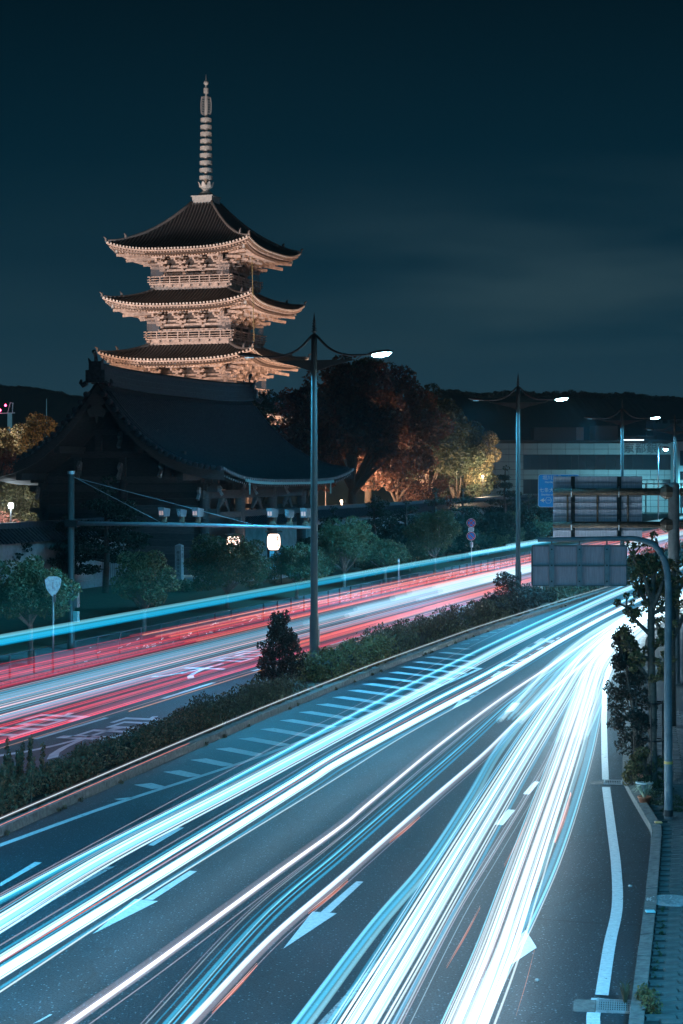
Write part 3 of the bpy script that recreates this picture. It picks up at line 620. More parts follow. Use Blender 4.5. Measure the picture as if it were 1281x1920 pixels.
for k in range(9):
    y_ = [334, 319.7, 305.9, 292, 278.4, 265.2, 252, 238.8, 225.5][k]; z = HC + (HY - y_) / 15.44; r = .80 - .0175 * k
    m = MB(); n = 18; h = .21
    for a in range(n):
        pass
    m.lathe([(r, -h), (r, h), (r - .06, h), (r - .06, -h), (r, -h)], n, (0, 0, z), False)
    m.lathe([(.27, -h * 1.25), (.27, h)], 10, (0, 0, z))
    for a in range(4):
        m.box(.2, r - .03, -.05, .05, z - h, z - h * .4, Matrix.Rotation(a * math.pi / 2 + .5, 4, 'Z'))
    m.build('spire_ring', BRONZE, pag)
for k in range(4):
    M = Matrix.Rotation(k * math.pi / 2 + .6, 4, 'Z'); fl = MB(); z0, z1 = 50.35, 52.55
    P = [(.1, z0), (.4, z0), (.6, z0 + .25), (.64, z0 + .8), (.64, z1 - .7), (.55, z1 - .15), (.35, z1), (.1, z1)]
    for a in range(len(P) - 1): fl.beam(M @ Vector((P[a][0], 0, P[a][1])), M @ Vector((P[a + 1][0], 0, P[a + 1][1])), .06, .07, (0, 1, 0) if False else (M @ Vector((0, 1, 0))))
    for a in range(7):
        z = z0 + .3 * a + .1; fl.beam(M @ Vector((.1, 0, z)), M @ Vector((.62, 0, z + .28)), .04, .05, M @ Vector((0, 1, 0))); fl.beam(M @ Vector((.1, 0, z + .25)), M @ Vector((.62, 0, z)), .04, .05, M @ Vector((0, 1, 0)))
    fl.build('flame_plate', BRONZE, pag)
MB().lathe([(.1, 52.95), (.3, 53.0), (.3, 53.6), (.1, 53.65)], 12).build('dragon_wheel', BRONZE, pag)
MB().lathe([(.08, 53.95), (.25, 54.05), (.31, 54.25), (.22, 54.45), (.05, 54.6)], 12).build('sacred_jewel', BRONZE, pag, True)
MB().tube([PT(472, 480, 214) - PC, PT(476, 640, 214) - PC], .05, 5).xform(Matrix.Rotation(R(18.3), 4, 'Z')).build('lightning_cable', mat('cable_yellow', (.17, .15, .07), .7), pag)
# floodlights on the ground round the pagoda
def flood(x, y, z, tx, ty, tz, e, col, size=.6, spot=60, label='', name='floodlight'):
    t = thing(name, label, 'floodlight', (x, y, 0))
    d = (Vector((tx, ty, tz)) - Vector((x, y, z))).normalized(); q = d.to_track_quat('-Z', 'Y')
    MB().tube([(0, 0, 0), (0, 0, z - .1)], .05, 6).build('post', BLACKM, t)
    M = Matrix.Translation((0, 0, z)) @ q.to_matrix().to_4x4()
    MB().box(-.35, .35, -.25, .25, .0, .3, M).build('housing', BLACKM, t)
    MB().box(-.3, .3, -.2, .2, -.03, -.005, M).build('lens', mat('floodlight_lens', (1, .8, .6), .4, emit=((1, .72, .5), 12)), t)
    ld = bpy.data.lights.new('floodlight_light', 'SPOT'); ld.energy = e; ld.color = col; ld.spot_size = R(spot); ld.spot_blend = .6; ld.shadow_soft_size = size
    lo = bpy.data.objects.new('floodlight_light', ld); COL.objects.link(lo); lo.parent = t; lo.location = (0, 0, z) + d * .15 if False else Vector((0, 0, z)) + d * .2; lo.rotation_euler = q.to_euler()
    return t
WARM = (1.0, .61, .44); WARM2 = (1.0, .62, .42)
rp_ = Matrix.Rotation(R(-18.3), 3, 'Z')
for (lx, ly, tz, e, lab) in ((-38, -62, 26, 185000, 'floodlight far left of the pagoda aimed up at its wide west face'), (6, -78, 30, 26000, 'floodlight behind the gate aimed up at the middle of the pagoda'), (-2, -66, 44, 90000, 'floodlight behind the gate tilted steeply up at the spire'),
        (30, -4, 26, 26000, 'floodlight near the foot of the pagoda on its street side'), (28, 8, 22, 20000, 'floodlight at the far corner of the pagoda foot on its street side')):
    q = PC + rp_ @ Vector((lx, ly, 0)); flood(q.x, q.y, 1.2, PC.x, PC.y, tz, e * (1.4 if tz > 40 else 1), WARM if tz < 40 else (.95, .92, .95), .5, 40 if ly < -20 else 62, lab)

# ------------------------------------------------------------------ gate
GC = Vector((-10.6, 122.7, .15)); gate = thing('temple_gate', 'dark wooden temple gate with a big curved gabled tile roof in front of the pagoda', 'temple gate', GC, RZ)
GL_, GW = 13.3, 7.9; ZR, ZE = 11.85, 6.15
def gz(x, y=0):
    t = 1 - abs(x) / GW; t = max(t, 0); return ZE + (ZR - ZE) * (.22 * t + .78 * t ** 2.45) + .55 * (abs(y) / GL_) ** 4 * (1 - t) ** 1.0 + .25 * (abs(y) / GL_) ** 4
rf = MB(); un = MB()
for s in (-1, 1):
    P = []; Q = []
    for a in range(17):
        x = s * GW * (1 - a / 16); P.append([(x, GL_ * (b / 12 - 1), gz(x, GL_ * (b / 12 - 1))) for b in range(25)])
    rf.grid(P if s > 0 else P[::-1])
    for a in range(9):
        x = s * (GW - .15) * (1 - a / 9.); Q.append([(x, (GL_ - .1) * (b / 12 - 1), gz(x, GL_ * (b / 12 - 1)) - .34) for b in range(25)])
    un.grid(Q)
GR = rf.build('roof', GTILE, gate); un.build('roof_boarding', DKWOOD, GR)
rolls = [MB(), MB()]; nr = 78; te = MB()
for j in range(nr):
    y_ = -GL_ + .25 + j * (2 * GL_ - .5) / (nr - 1)
    for s in (-1, 1):
        me_ = [(s * GW * (1 - a / 9) + s * .03, y_, gz(GW * (1 - a / 9), y_) + .035) for a in range(9)] + [(s * .35, y_, gz(.35, y_) + .03)]
        rolls[0].tube(me_, .075, 5, False)
    te.tube([(GW - .05, y_, gz(GW, y_) + .03), (GW + .1, y_, gz(GW, y_) + .03)], .1, 8); te.tube([(-GW + .05, y_, gz(GW, y_) + .03), (-GW - .1, y_, gz(GW, y_) + .03)], .1, 8)
rolls[0].build('tile_rolls', mat('gate_tile_roll', (.04, .055, .065), .55, noise=7, col2=(.08, .105, .12)), GR, True, 'stuff'); te.build('eave_tile_ends', mat('weathered_tile_end', (.16, .17, .17), .6, noise=8), GR, kind='stuff')
# verge rows of round tile ends, one by one on the near gable
vt = MB().lathe([(.165, 0), (.165, .34), (.12, .36), (.02, .35)], 10).xform(Matrix.Rotation(R(90), 4, 'X')).mesh('verge_tile', GTILE)
for s in (-1, 1):
    for a in range(21):
        x = s * (.55 + a * (GW - .6) / 20.0); sl = (gz(x + .05) - gz(x - .05)) / .1
        o = objm('verge_tile', vt, GR); o.location = (x, -GL_ + .05, gz(x, GL_) - .02)
    for q in (-GL_ + .35, -GL_ + .85, GL_ - .35): MB().tube([(s * (.5 + a * (GW - .75) / 14), q, gz(.5 + a * (GW - .75) / 14, q) + .1) for a in range(15)], .13, 6).build('verge_ridge', GTILE, GR, True)
    # barge boards, thick and curved
    for q in (-GL_ + .12, GL_ - .30):
        bb = MB(); P0 = []; 
        for a in range(17):
            x = s * (a / 16) * (GW + .05); z = gz(x, GL_) - .18; P0.append((x, z))
        n = len(P0); wd = lambda a: .62 - .2 * abs(a / 16 - .5)
        vs = [(x, q, z) for x, z in P0] + [(x, q, z - wd(i)) for i, (x, z) in enumerate(P0)] + [(x, q + .16, z) for x, z in P0] + [(x, q + .16, z - wd(i)) for i, (x, z) in enumerate(P0)]
        fs = []
        for i in range(n - 1): fs += [(i, i + 1, n + i + 1, n + i), (2 * n + i, 3 * n + i, 3 * n + i + 1, 2 * n + i + 1), (i, 2 * n + i, 2 * n + i + 1, i + 1), (n + i, n + i + 1, 3 * n + i + 1, 3 * n + i)]
        bb.add(vs, fs); bb.build('barge_board', DKWOOD2 if q < 0 else DKWOOD, GR)
# main ridge stack
rd = MB()
for k in range(6):
    w_ = .42 - .03 * k; z = lambda y_: gz(0, y_) - .08 + .17 * k
    P0 = [Vector((0, GL_ * (b / 10 - 1) * .985, z(GL_ * (b / 10 - 1)))) for b in range(21)]
    for b in range(20): rd.beam(P0[b], P0[b + 1], w_ * 2 - (.08 if k % 2 else 0), .165)
rd.build('ridge_courses', GTILE, GR)
MB().tube([(0, GL_ * (b / 10 - 1), gz(0, GL_ * (b / 10 - 1)) + 1.0) for b in range(21)], .17, 8).build('ridge_cap', GTILE, GR, True)
for s in (-1, 1):
    oni = MB(); y0 = s * (GL_ + .02); zz = gz(0, GL_)
    oni.box(-.62, .62, y0 - .15, y0 + .15, zz - .1, zz + .65); oni.box(-.4, .4, y0 - .17, y0 + .17, zz + .6, zz + 1.15)
    for e in (-1, 1):
        oni.tube([(e * .6, y0, zz - .1), (e * .85, y0, zz - .25), (e * 1.0, y0, zz - .1), (e * .95, y0, zz + .1)], [.16, .17, .13, .07], 6); oni.tube([(e * .35, y0, zz + 1.05), (e * .5, y0, zz + 1.35)], [.12, .03], 6)
    oni.tube([(0, y0, zz + 1.1), (0, y0 + s * .05, zz + 1.45), (0, y0 + s * .35, zz + 1.75)], [.12, .1, .12], 7)
    oni.build('ridge_end_ornament', GTILE, GR)
# gable pendant and struts
ge = MB(); gy = -GL_ + .05
poly = [(0, 0), (.35, -.1), (.55, -.5), (.3, -.75), (.6, -1.0), (.45, -1.4), (.1, -1.35), (0, -1.75), (-.1, -1.35), (-.45, -1.4), (-.6, -1.0), (-.3, -.75), (-.55, -.5), (-.35, -.1)]
zz = gz(0, GL_) - .75; n = len(poly); ge.add([(x, gy - .05, zz + z) for x, z in poly] + [(x, gy + .08, zz + z) for x, z in poly], [tuple(range(n - 1, -1, -1)), tuple(range(n, 2 * n))] + [(i, (i + 1) % n, n + (i + 1) % n, n + i) for i in range(n)])
ge.build('gable_pendant', DKWOOD2, gate)
WX, WY = 5.3, 9.3
# gable wall boards (single planks)
for s in (-1,):
    y0 = -WY
    for k in range(15):
        z0 = .5 + k * .42
        if z0 > 6.2: break
        MB().box(-WX + .1, WX - .1, y0 - .05 - .008 * (k % 2), y0 + .05, z0, z0 + .41).build('wall_board', DKWOOD if k % 3 else DKWOOD2, gate)
pts = [(x_, gz(x_, WY) - .4) for x_ in [WX * (a / 8 - 1) for a in range(17)]]
for q in (-WY, WY - .1):
    tri = MB()
    n = len(pts); vs = [(x_, q, z_) for x_, z_ in pts] + [(x_, q, 5.8) for x_, z_ in pts] + [(x_, q + .1, z_) for x_, z_ in pts] + [(x_, q + .1, 5.8) for x_, z_ in pts]
    fs = []
    for i in range(n - 1): fs += [(i, i + 1, n + i + 1, n + i), (2 * n + i, 3 * n + i, 3 * n + i + 1, 2 * n + i + 1)]
    tri.add(vs, fs).build('gable_wall', DKWOOD, gate)
for (z, hw, h) in ((6.05, 5.9, .4), (7.6, 4.1, .38), (9.0, 2.3, .32)):
    MB().box(-hw, hw, -WY - .3, -WY + .02, z, z + h).build('gable_beam', DKWOOD2, gate)
for (x_, z0, z1) in ((0, 9.3, 10.9), (-1.6, 7.95, 9.0), (1.6, 7.95, 9.0), (-3, 6.4, 7.6), (0, 6.4, 7.6), (3, 6.4, 7.6)):
    MB().box(x_ - .2, x_ + .2, -WY - .28, -WY, z0, z1).build('gable_strut', DKWOOD2, gate)
# purlin ends reaching out to the barge boards
for x_ in (-5.2, -2.7, 0, 2.7, 5.2):
    for s in (-1, 1):
        z = gz(x_, WY) - .62; MB().box(x_ - .18, x_ + .18, min(s * WY, s * (GL_ - .3)), max(s * WY, s * (GL_ - .3)), z - .2, z + .2).build('purlin', DKWOOD, gate)
# columns
cm = MB().lathe([(.42, 0), (.42, .18), (.33, .2), (.33, 5.9)], 12).mesh('column', DKWOOD)
for x_ in (-WX, 0, WX):
    for y_ in (-WY, -3.1, 3.1, WY): objm('column', cm, gate, (x_, y_, .35))
for x_ in (-WX, WX):
    for z, h in ((5.1, .5), (3.9, .35)):
        MB().box(x_ - .17, x_ + .17, -WY - .7, WY + .7, z, z + h).build('tie_beam', DKWOOD, gate)
for y_ in (-WY, WY):
    for z, h in ((5.5, .4), (4.2, .3)): MB().box(-WX - .9, WX + .9, y_ - .2, y_ + .2, z, z + h).build('tie_beam', DKWOOD2, gate)
MB().box(-.12, .12, -WY + .35, -3.45, .4, 5.1).build('wall', DKWOOD, gate); MB().box(-.12, .12, 3.45, WY - .35, .4, 5.1).build('wall', DKWOOD, gate)
MB().box(-.12, .12, -3, 3, 4.3, 5.1).build('lintel', DKWOOD, gate)
for s in (-1, 1): MB().box(-.4 - .1, -.4 + .02, min(s * .03, s * 2.75), max(s * .03, s * 2.75), .45, 4.28).build('door', DKWOOD2, gate)
bk = MB()   # bracket with pale carved nose
bk.box(-.3, .3, -.3, .3, 0, .3); bk.box(-.9, .9, -.13, .13, .3, .55); bk.box(-.13, .13, -.9, .9, .3, .55)
for a in (-.75, 0, .75): bk.box(a - .16, a + .16, -.16, .16, .56, .76)
bkm = bk.mesh('bracket', DKWOOD)
nose = MB().add([(-.09, 0, 0), (-.09, .25, .1), (-.09, .5, -.2), (-.09, .32, -.42), (-.09, .62, -.8), (-.09, .4, -.95), (-.09, .12, -.5), (.09, 0, 0), (.09, .25, .1), (.09, .5, -.2), (.09, .32, -.42), (.09, .62, -.8), (.09, .4, -.95), (.09, .12, -.5)],
                [tuple(range(7)), tuple(range(13, 6, -1))] + [(i, (i + 1) % 7, 7 + (i + 1) % 7, 7 + i) for i in range(7)]).mesh('carved_nose', PALETIP)
for x_ in (-WX, WX):
    for y_ in (-WY, -3.1, 3.1, WY):
        b = objm('bracket', bkm, gate, (x_, y_, 5.75))
        if y_ == -WY:
            o = objm('carved_nose', nose, gate); o.matrix_basis = Matrix.Translation((x_, y_ - .75, 5.75)) @ Matrix.Rotation(math.pi, 4, 'Z') @ Matrix.Scale(.8, 4)
        if x_ == WX: 
            o = objm('carved_nose', nose, gate); o.matrix_basis = Matrix.Translation((x_ + .85, y_, 5.85)) @ Matrix.Rotation(-math.pi / 2, 4, 'Z') @ Matrix.Scale(.6, 4)
for x_, z in ((0, 7.2), (-2.7, 7.3), (2.7, 7.3), (0, 9.1)):
    o = objm('carved_nose', nose, gate); o.matrix_basis = Matrix.Translation((x_, -WY - .3, z)) @ Matrix.Rotation(math.pi, 4, 'Z')
# frog-leg struts on the street side
for y_ in (-6.2, 0, 6.2):
    fk = MB()
    for e in (-1, 1): fk.tube([(WX, y_ + e * .15, 5.08), (WX, y_ + e * .5, 4.75), (WX, y_ + e * .95, 4.35)], [.2, .16, .1], 5)
    fk.build('frog_leg_strut', DKWOOD2, gate)
rr = MB(); r2_ = MB()
for j in range(70):
    y_ = -GL_ + .4 + j * (2 * GL_ - .8) / 69
    rr.beam((GW - .1, y_, gz(GW, y_) - .28), (5.0, y_, gz(5.0, y_) - .5), .11, .12); r2_.box(GW - .12, GW - .09, y_ - .055, y_ + .055, gz(GW, y_) - .34, gz(GW, y_) - .22)
rr.build('rafters', DKWOOD, GR, kind='stuff'); r2_.build('rafter_ends', PALETIP, GR, kind='stuff')
P0 = []; 
gt = MB()
for a in range(12): gt.beam((GW + .16, -9.5 + a * 1.45, gz(GW, -9.5 + a * 1.45) - .14), (GW + .16, -9.5 + (a + 1) * 1.45, gz(GW, -9.5 + (a + 1) * 1.45) - .14), .16, .16)
gt.build('gutter', COPPER, GR)
for y_ in (-8.9, 7.4): MB().tube([(GW + .14, y_, gz(GW, y_) - .2), (GW + .14, y_, gz(GW, y_) - .95)], .05, 6).build('downspout', COPPER, GR)
MB().box(-7.2, 7.2, -11, 11, -.1, .35).build('stone_platform', CONC, gate); MB().box(7.2, 8.0, -5, 5, -.1, .18).build('step', CONC, gate)

# precinct wall both sides of the gate
def gw(x, y, z=0): return GC + U * y + RT * x + Vector((0, 0, z))
for (ya, yb, lab) in ((-75, -9.8, 'plastered temple wall with tiled coping running left from the gate behind the pines'), (9.8, 190, 'long tile-topped temple wall running right from the gate behind the pines')):
    t = thing('temple_wall', lab, 'wall', gw(0, (ya + yb) / 2), RZ); h = (yb - ya) / 2
    MB().box(-.45, .45, -h, h, -.15, 2.9).build('wall', PLASTER, t); MB().box(-.6, .6, -h, h, -.15, .45).build('stone_footing', CONC, t)
    c = MB(); c.add([(-1, -h, 2.95), (0, -h, 3.75), (1, -h, 2.95), (-1, h, 2.95), (0, h, 3.75), (1, h, 2.95)], [(0, 3, 4, 1), (1, 4, 5, 2), (0, 2, 5, 3), (0, 1, 2), (3, 5, 4)]); c.build('coping', GTILE, t)
    c = MB()
    for j in range(int(2 * h / .42)):
        y_ = -h + .2 + j * .42
        if abs(ya + h + y_) < 95 or True: c.beam((1.02, y_, 2.97), (.05, y_, 3.77), .16, .1)
    c.build('tile_rolls', GTILE, t, kind='stuff'); MB().box(-.2, .2, -h, h, 3.68, 4.0).build('ridge', GTILE, t)

# gate-side furniture
def lantern(px, py, Y, s=1.0, lab=''):
    p = PT(px, py, Y); t = thing('paper_lantern', lab, 'lantern', p, R(8))
    MB().lathe([(.2, -.52), (.33, -.47), (.40, -.3), (.42, 0), (.40, .3), (.33, .47), (.2, .52)], 20).build('paper_shade', LENSL, t, True)
    rb = MB()
    for k in range(11):
        z = -.45 + .09 * k; r = .425 * math.sqrt(max(.1, 1 - (abs(z) / .56) ** 3.2)); rb.lathe([(r, -.008), (r + .006, 0), (r, .008)], 20, (0, 0, z), False)
    rb.build('bamboo_rib', mat('bamboo_rib', (.7, .5, .4), .7, emit=((1, .5, .35), .9)), t, kind='stuff')
    for z in (-.58, .5): MB().lathe([(.23, 0), (.25, .04), (.23, .08)], 14, (0, 0, z)).build('rim', BLKP, t)
    MB().box(-.5, .5, -.5, .5, .62, .7).build('canopy', DKWOOD, t); MB().tube([(0, 0, .55), (0, 0, .64)], .02, 5).build('hook', BLACKM, t)
    for i, ch in enumerate('東寺'):
        me = text_mesh(ch, .42, BLKP, ext=.004)
        for v in me.vertices:
            a = R(28) + v.co.x / .43; v.co = Vector((math.sin(a) * (.435 + v.co.z), -math.cos(a) * (.435 + v.co.z), v.co.y + (.2 - .42 * i)))
        objm('lettering', me, t)
    ld = bpy.data.lights.new('lantern_light', 'POINT'); ld.energy = 22; ld.color = (1, .55, .4); ld.shadow_soft_size = .45; lo = bpy.data.objects.new('lantern_light', ld); COL.objects.link(lo); lo.parent = t; lo.location = (-.7, -.5, 0)
lantern(513, 1016, 118.5, 1, 'glowing white paper lantern with black characters hanging before the gate, clear of the leaves')
lantern(437, 1021, 117, 1, 'glowing paper lantern mostly hidden behind the broad rounded tree')
for px in (506,):
    p = G(px + 6, 1066, .15); t = thing('notice_board', 'bluish lit notice board standing below the white paper lantern', 'notice board', PT(px + 8, 1070, 112) * 1.0)
    t.location.z = .15; z0 = PT(0, 1066, 112).z - .15; z1 = PT(0, 1033, 112).z - .15
    MB().box(-.28, .0, -.03, .03, z0, z1).build('panel', mat('notice_panel_glow', (.1, .45, .6), .5, noise=12, col2=(.2, .6, .75), emit=((.05, .4, .6), .25)), t)  # bluish light on the board put in as panel colour and faint glow
    MB().box(.05, .38, .0, .06, z0, z1 - .15).build('panel', mat('notice_panel_glow', (.1, .4, .5)), t)
    for x_ in (.02, .42): MB().tube([(x_, 0, 0), (x_, 0, z1 + .05)], .03, 6).build('post', BLACKM, t)
# stone pillar
p = G(336, 1100, .15); t = thing('stone_pillar', 'tall square granite pillar with carved characters beside the white lamp', 'pillar', p, RZ)
s_ = F / p.y; h = (1100 - 1020) / s_
MB().prism([(-.2, -.2), (.2, -.2), (.2, .2), (-.2, .2)], .25, h - .08).add([(-.2, -.2, h - .08), (.2, -.2, h - .08), (.2, .2, h - .08), (-.2, .2, h - .08), (0, 0, h + .02)], [(0, 1, 4), (1, 2, 4), (2, 3, 4), (3, 0, 4)]).build('shaft', mat('granite', (.24, .25, .25), .8, noise=12, col2=(.34, .35, .35)), t)
MB().box(-.75, .6, -.5, .5, 0, .28).build('plinth', CONC, t)
for i, ch in enumerate('教王護国寺境内'):
    me = text_mesh(ch, .2, BLKP); o = objm('lettering', me, t); o.matrix_basis = Matrix.Translation((0, -.203, h - .5 - .22 * i)) @ Matrix.Rotation(R(90), 4, 'X')
for i, ch in enumerate('史蹟'):
    me = text_mesh(ch, .3, BLKP); o = objm('lettering', me, t); o.matrix_basis = Matrix.Translation((.203, 0, h - .3 - .4 * i)) @ Matrix.Rotation(R(90), 4, 'Z') @ Matrix.Rotation(R(90), 4, 'X')
# white globe lamp
p = G(371, 1092, .15); s_ = F / p.y; t = thing('garden_lamp', 'small white lamp glowing on a pale post between the stone pillar and the trees', 'lamp', p); zt = (1092 - 1020) / s_
MB().lathe([(.10, -.17), (.17, -.1), (.19, .13), (.1, .2)], 12, (0, 0, zt)).build('lamp_shade', LENS, t, True)
MB().lathe([(.05, 0), (.05, zt - .2)], 8).build('post', POLEL, t)
for i in range(3): MB().box(-.23 + .17 * i, -.11 + .17 * i, -.1, -.07, zt - 1.35, zt - .42).build('panel', mat('white_panel', (.6, .6, .62), .6), t)
ld = bpy.data.lights.new('lamp_light', 'POINT'); ld.energy = 70; ld.color = (.2, .65, 1); ld.shadow_soft_size = .25; lo = bpy.data.objects.new('lamp_light', ld); COL.objects.link(lo); lo.parent = t; lo.location = (.1, -.45, zt + .1)
# iron fence before the gate
def iron_fence(pa, pb, n, lab, h=1.75, bar=.03, m=None):
    t = thing('iron_fence', lab, 'fence', pa); d = (pb - pa); m = m or mat('fence_paint', (.12, .13, .14), .5, metal=.3)
    bme_ = MB().tube([(0, 0, .1), (0, 0, h)], bar * .6, 5).mesh('bar', m)
    for i in range(n): objm('bar', bme_, t, d * (i / (n - 1)))
    for z in (.25, h - .25): MB().beam(Vector((0, 0, z)), d + Vector((0, 0, z)), .04, .05).build('rail', m, t)
iron_fence(G(192, 1100, .15), G(232, 1097, .15), 12, 'short run of thin vertical iron bars behind the trunk of the big pine')
iron_fence(G(300, 1092, .15), G(372, 1085, .15), 26, 'iron bar fence either side of the stone pillar before the gate')
iron_fence(G(392, 1083, .15), G(500, 1075, .15), 34, 'iron bar fence low behind the broad rounded tree', h=1.3)

# ------------------------------------------------------------------ traffic camera boom
base = Vector((G(133, 1224).x, G(133, 1224).y, .12)); t = thing('camera_gantry', 'tall dark pole with a long horizontal arm reaching over the far lanes', 'gantry', base, RZ); zt = 6.72; za = PT(0, 982, base.y).z - .12
MB().lathe([(.15, 0), (.15, .3), (.13, .32), (.12, zt)], 12).build('pole', POLE, t, True); MB().lathe([(.14, zt - .1), (.14, zt + .02)], 12).build('pole_cap', POLEL, t)
ARM = 9.6
MB().tube([(0, 0, za + .02), (ARM * .5, 0, za + .0), (ARM, 0, za - .06)], [.085, .075, .055], 10).build('arm', POLEL, t, True); MB().box(-.18, .3, -.18, .18, za - .12, za + .14).build('clamp', BLACKM, t)
MB().tube([(0, 0, zt - .15), (3.6, 0, za + .1)], .012, 4).build('stay_cable', POLEL, t); MB().tube([(0, 0, zt - .2), (7.2, 0, za + .05)], .014, 4).build('stay_cable', POLEL, t)
MB().box(.15, .3, -.12, .12, 1.6, 2.2).build('control_box', GREYP, t); MB().box(.13, .3, -.1, .1, 1.05, 1.45).build('control_box', COPPER, t)
def cam_mesh():
    m = MB(); m.box(-.17, .17, -.42, .38, 0, .3); m.box(-.2, .2, -.52, .40, .3, .33); m.box(-.15, -.02, -.43, -.421, .05, .24); return m
hx = MB(); hx.add([(-.17, -.42, 0), (.17, -.42, 0), (.17, .38, .0), (-.17, .38, .0), (-.2, -.5, .36), (.2, -.5, .36), (.2, .42, .30), (-.2, .42, .30)], [(3, 2, 1, 0), (4, 5, 6, 7), (0, 1, 5, 4), (1, 2, 6, 5), (2, 3, 7, 6), (3, 0, 4, 7)])
HM = hx.mesh('housing', GREYP)
WINM = MB().box(-.13, -.02, -.47, -.445, .06, .24).box(.02, .13, -.47, -.445, .06, .24).mesh('window', mat('flash_window', (.35, .2, .16), .3, emit=((1, .5, .4), .35)))
MNT = MB().box(-.12, .12, -.1, .1, -.22, 0).box(-.2, .2, -.06, .06, -.28, -.2).mesh('mount', RUST)
LNS = MB().tube([(0, -.55, .13), (0, -.40, .13)], .085, 10).mesh('lens_barrel', GREYP)
for (px, kind, lab) in ((308, 0, 'first boxed flash unit on the gantry arm counting from its pole'), (341, 1, 'narrow camera between the two left-hand flash units on the gantry arm'), (371, 0, 'boxed flash unit right of the narrow camera at the left group on the gantry arm'),
                        (511, 0, 'boxed flash unit directly above the white paper lantern on the gantry arm'), (543, 1, 'narrow camera between the two right-hand flash units on the gantry arm'), (574, 0, 'boxed flash unit nearest the lamp post at the arm tip')):
    k = (px - 640) / F; tt = (k * base.y - base.x) / (RT.x - k * RT.y); q = base + RT * tt
    s = 1 if kind == 0 else .62
    c = thing('traffic_camera', lab, 'traffic camera', (q.x, q.y, base.z + za + .28 + .02), R(-26), 'cameras and flash units on the gantry arm')
    h_ = objm('housing', HM, c); h_.scale = (s, 1, .85 if kind else 1); c.scale = (.66, .5, .95)
    objm('mount', MNT, c)
    if kind == 0: objm('window', WINM, c)
    else: objm('lens_barrel', LNS, c)
# back of triangular route sign
p = G(99, 1262, .12); t = thing('route_sign', 'bluish rounded triangular sign on a slim pole beside the far pavement', 'road sign', p, R(4)); s_ = F / p.y; zc = (1262 - 1098) / s_
MB().tube([(0, .03, 0), (0, .03, zc + .1)], .035, 8).build('pole', POLEL, t, True)
P = catmull([Vector((x_, z, 0)) for x_, z in ((-.27, .2), (-.14, .3), (.0, .31), (.14, .3), (.27, .2), (.22, -.08), (.05, -.33), (-.05, -.33), (-.22, -.08), (-.27, .2))], 3)[:-1]; n = len(P)
MB().add([(q.x, -.01, zc + q.y) for q in P] + [(q.x, .01, zc + q.y) for q in P], [tuple(range(n - 1, -1, -1)), tuple(range(n, 2 * n))] + [(i, (i + 1) % n, n + (i + 1) % n, n + i) for i in range(n)]).build('plate', mat('route_sign_back', (.50, .66, .70), .5, noise=10), t)
MB().box(-.01, .01, -.02, -.01, zc - .1, zc + .12).build('seam', POLEL, t); MB().box(.02, .1, -.02, .02, zc - .55, zc - .3).build('tag_plate', GREYP, t)
# no stopping / no parking signs
p = G(883, 1076, .12); t = thing('parking_sign', 'pole with two round blue and red signs, a crossed one over a single-barred one', 'road sign', p); s_ = F / p.y
z1 = (1076 - 980.5) / s_; z2 = (1076 - 1005) / s_
MB().tube([(.03, .04, 0), (.03, .04, z1)], .035, 8).build('pole', POLEL, t)
for z, n in ((z1, 2), (z2, 1)):
    def disc(r, y): return MB().lathe([(r, 0), (r, .012)], 24).xform(Matrix.Translation((0, y, z)) @ Matrix.Rotation(R(90), 4, 'X'))
    disc(.30, .0).build('sign_disc', WHITE, t); disc(.285, -.014).build('red_ring', REDP, t); disc(.225, -.028).build('blue_field', SIGNB, t)
    for a in ((45, -45) if n == 2 else (45,)):
        MB().box(-.25, .25, -.045, -.041 if a > 0 else -.043, -.03, .03, Matrix.Translation((0, 0, z)) @ Matrix.Rotation(R(a), 4, 'Y')).build('red_bar', REDP, t)
zz = (z1 + z2) / 2; MB().box(-.18, .18, -.01, .01, zz - .12, zz + .12).build('plate', WHITE, t)
for k in range(3): MB().box(-.14, .14, -.014, -.011, zz - .085 + k * .065, zz - .055 + k * .065).build('print_line', BLKP, t)
MB().tube([(.03, .0, z2 - .75), (.03, .0, z2 - .4)], .1, 8).build('reflector_sleeve', mat('sleeve', (.6, .6, .62), .5, noise=6, col2=(.5, .2, .2)), t)

# ------------------------------------------------------------------ blue direction sign on the third lamp's arm
LY = 129; x0, x1 = PT(1008.5, 0, LY).x, PT(1087, 0, LY).x; zb_, zt_ = PT(0, 951, LY).z, PT(0, 889.5, LY).z; w_, h_ = x1 - x0, zt_ - zb_
t = thing('direction_sign', 'blue road direction sign with white place names partly hidden by the nearer sign back', 'road sign', ((x0 + x1) / 2, LY, (zb_ + zt_) / 2))
def rrect(w, h, r, y0, y1, n=5):
    P = []
    for cx_, cz_, a0 in ((w / 2 - r, h / 2 - r, 0), (-w / 2 + r, h / 2 - r, 90), (-w / 2 + r, -h / 2 + r, 180), (w / 2 - r, -h / 2 + r, 270)):
        P += [(cx_ + r * math.cos(R(a0 + 90 * k / n)), cz_ + r * math.sin(R(a0 + 90 * k / n))) for k in range(n + 1)]
    n_ = len(P); return MB().add([(x, y0, z) for x, z in P] + [(x, y1, z) for x, z in P], [tuple(range(n_)), tuple(range(2 * n_ - 1, n_ - 1, -1))] + [(i, n_ + i, n_ + (i + 1) % n_, (i + 1) % n_) for i in range(n_)])
rrect(w_, h_, .2, -.02, .02).build('rim', WHITE, t); rrect(w_ - .05, h_ - .05, .18, -.026, -.021).build('panel', mat('sign_blue_glow', (.01, .20, .55), .4, emit=((.0, .22, .55), .22)), t)  # blue panel glows slightly, standing in for light falling on it
